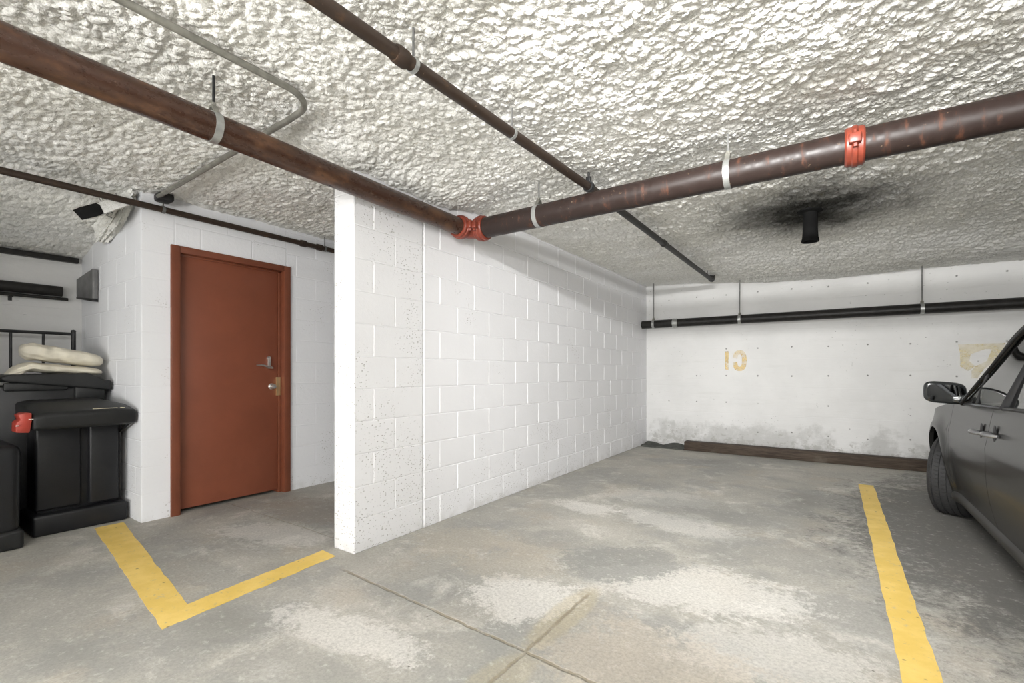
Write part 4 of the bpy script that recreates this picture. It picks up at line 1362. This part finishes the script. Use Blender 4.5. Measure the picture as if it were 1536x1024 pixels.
# cabin
def seat_part(x, y):
    bm = BM()
    box(bm, x - 0.24, x + 0.24, y - 0.02, y + 0.46, 0.42, 0.62, 0.05, 3)
    b2_ = box(BM(), x - 0.23, x + 0.23, -0.07, 0.07, 0.0, 0.60, 0.05, 3)
    bmesh.ops.transform(b2_, matrix=Matrix.Translation((0, y - 0.02, 0.56)) @ Matrix.Rotation(math.radians(16), 4, 'X'), verts=b2_.verts[:])
    box(b2_, x - 0.12, x + 0.12, y - 0.29, y - 0.18, 1.13, 1.31, 0.04, 3)
    me_ = bpy.data.meshes.new('tmp'); b2_.to_mesh(me_); b2_.free(); bm.from_mesh(me_); bpy.data.meshes.remove(me_)
    tube(bm, [(x - 0.05, y - 0.22, 1.10), (x - 0.05, y - 0.235, 1.16)], 0.006, 8)
    tube(bm, [(x + 0.05, y - 0.22, 1.10), (x + 0.05, y - 0.235, 1.16)], 0.006, 8)
    obj('car_seat', bm, M['seat'], car)
seat_part(-0.37, -1.62); seat_part(0.37, -1.62)
bm = BM(); box(bm, -0.62, 0.62, -2.75, -2.30, 0.42, 0.62, 0.05, 3); box(bm, -0.62, 0.62, -2.88, -2.70, 0.5, 1.10, 0.05, 3)
obj('rear_bench', bm, M['seat'], car)
bm = BM(); box(bm, -0.76, 0.76, -0.88, -0.50, 0.60, 0.915, 0.05, 3)
obj('dashboard', bm, M['cardark'], car)
bm = BM()
tube(bm, [(-0.37 + 0.18 * math.cos(a), -1.00 - 0.06 * math.sin(a), 0.90 + 0.17 * math.sin(a)) for a in np.linspace(0, 2 * PI, 33)], 0.014, 10, False)
tube(bm, [(-0.37, -0.86, 0.80), (-0.37, -1.0, 0.90)], 0.03, 10)
tube(bm, [(-0.55, -1.0, 0.90), (-0.19, -1.0, 0.90)], 0.014, 8)
obj('steering_wheel', bm, M['cardark'], car)

# ------------------------------------------------------------------ lamps of the garage and added fill strips ( above and behind the view)
def lamp(x, y, z, L, along, strength, label):
    t = thing('ceiling_light', label, 'light', 'fluorescent ceiling strips', (x, y, z), 0 if along == 'x' else PI / 2)
    bm = BM(); prism(bm, [(-0.05, 0.035), (-0.03, 0.085), (0.03, 0.085), (0.05, 0.035)], 'x', -L / 2, L / 2, 0.004)
    obj('housing', bm, M['white_metal'], t)
    for sx in (-0.4, 0.4):
        bm = BM(); tube(bm, [(sx, 0, 0.08), (sx, 0, 2.50 - z)], 0.005, 8); obj('suspension_rod', bm, M['steelrod'], t)
    m = M['tube'].copy()
    for n_ in m.node_tree.nodes:
        if n_.type == 'EMISSION': n_.inputs[1].default_value = strength
    bm = BM(); tube(bm, [(-L / 2 + 0.03, 0, 0), (L / 2 - 0.03, 0, 0)], 0.019, 16)
    obj('tube', bm, m, t)
    for sx in (-1, 1):
        bm = BM(); box(bm, min(sx * (L / 2 - 0.03), sx * L / 2), max(sx * (L / 2 - 0.03), sx * L / 2), -0.02, 0.02, -0.02, 0.04, 0.003)
        obj('lamp_holder', bm, M['white_metal'], t)
lamp(-0.25, 0.05, 2.03, 1.2, 'x', 190, 'bare fluorescent strip hung just above the camera')
lamp(-1.75, -0.75, 2.00, 1.2, 'x', 205, 'added fluorescent fill strip hung behind the camera, toward the bins')  # unseen strip added to soften the light on the ceiling
lamp(0.9, -0.9, 2.00, 1.2, 'x', 230, 'added fluorescent fill strip hung behind the camera, toward the car')  # unseen strip added as fill for the ceiling and block wall
lamp(3.8, -2.2, 2.30, 1.2, 'x', 150, 'fluorescent strip on the ceiling behind the car')
def area(name, loc, aim, sx, sy, power, col=(1, 0.99, 0.97)):
    l = bpy.data.lights.new(name, 'AREA'); l.shape = 'RECTANGLE'; l.size = sx; l.size_y = sy
    l.energy = power; l.color = col
    o = bpy.data.objects.new(name, l); C.objects.link(o)
    o.location = loc
    o.rotation_euler = (Vector(aim) - Vector(loc)).to_track_quat('-Z', 'Y').to_euler()
    return o
# reflector lamp over the stall mouth, throwing its light down the stall
st = area('stall_lamp', (-0.25, 0.78, 2.36), (-0.75, 7.2, 0.1), 1.0, 0.07, 48)
st.data.spread = math.radians(98)
# added frontal fill low behind the camera; there is no opening here
area('rear_fill', (0.6, -5.3, 0.75), (0.0, 4, 1.2), 5.0, 1.4, 330)

# ------------------------------------------------------------------ world, camera, view
w = bpy.data.worlds.new('world'); bpy.context.scene.world = w
w.use_nodes = True
w.node_tree.nodes['Background'].inputs[0].default_value = (0.02, 0.02, 0.02, 1)
cam = bpy.data.cameras.new('camera'); co = bpy.data.objects.new('camera', cam); C.objects.link(co)
co.location = (0, 0, CAMH)
co.rotation_euler = (math.radians(90), 0, math.radians(34.5))
cam.sensor_width = 36; cam.lens = 702 / 1536 * 36
cam.shift_y = (558 - 512) / 1536
cam.clip_start = 0.02
sc = bpy.context.scene
sc.camera = co
sc.view_settings.view_transform = 'Standard'
sc.view_settings.look = 'None'
sc.view_settings.gamma = 1
sc.view_settings.exposure = 0.15
sc.view_settings.use_curve_mapping = False
sc.cycles.max_bounces = 10
sc.cycles.diffuse_bounces = 6
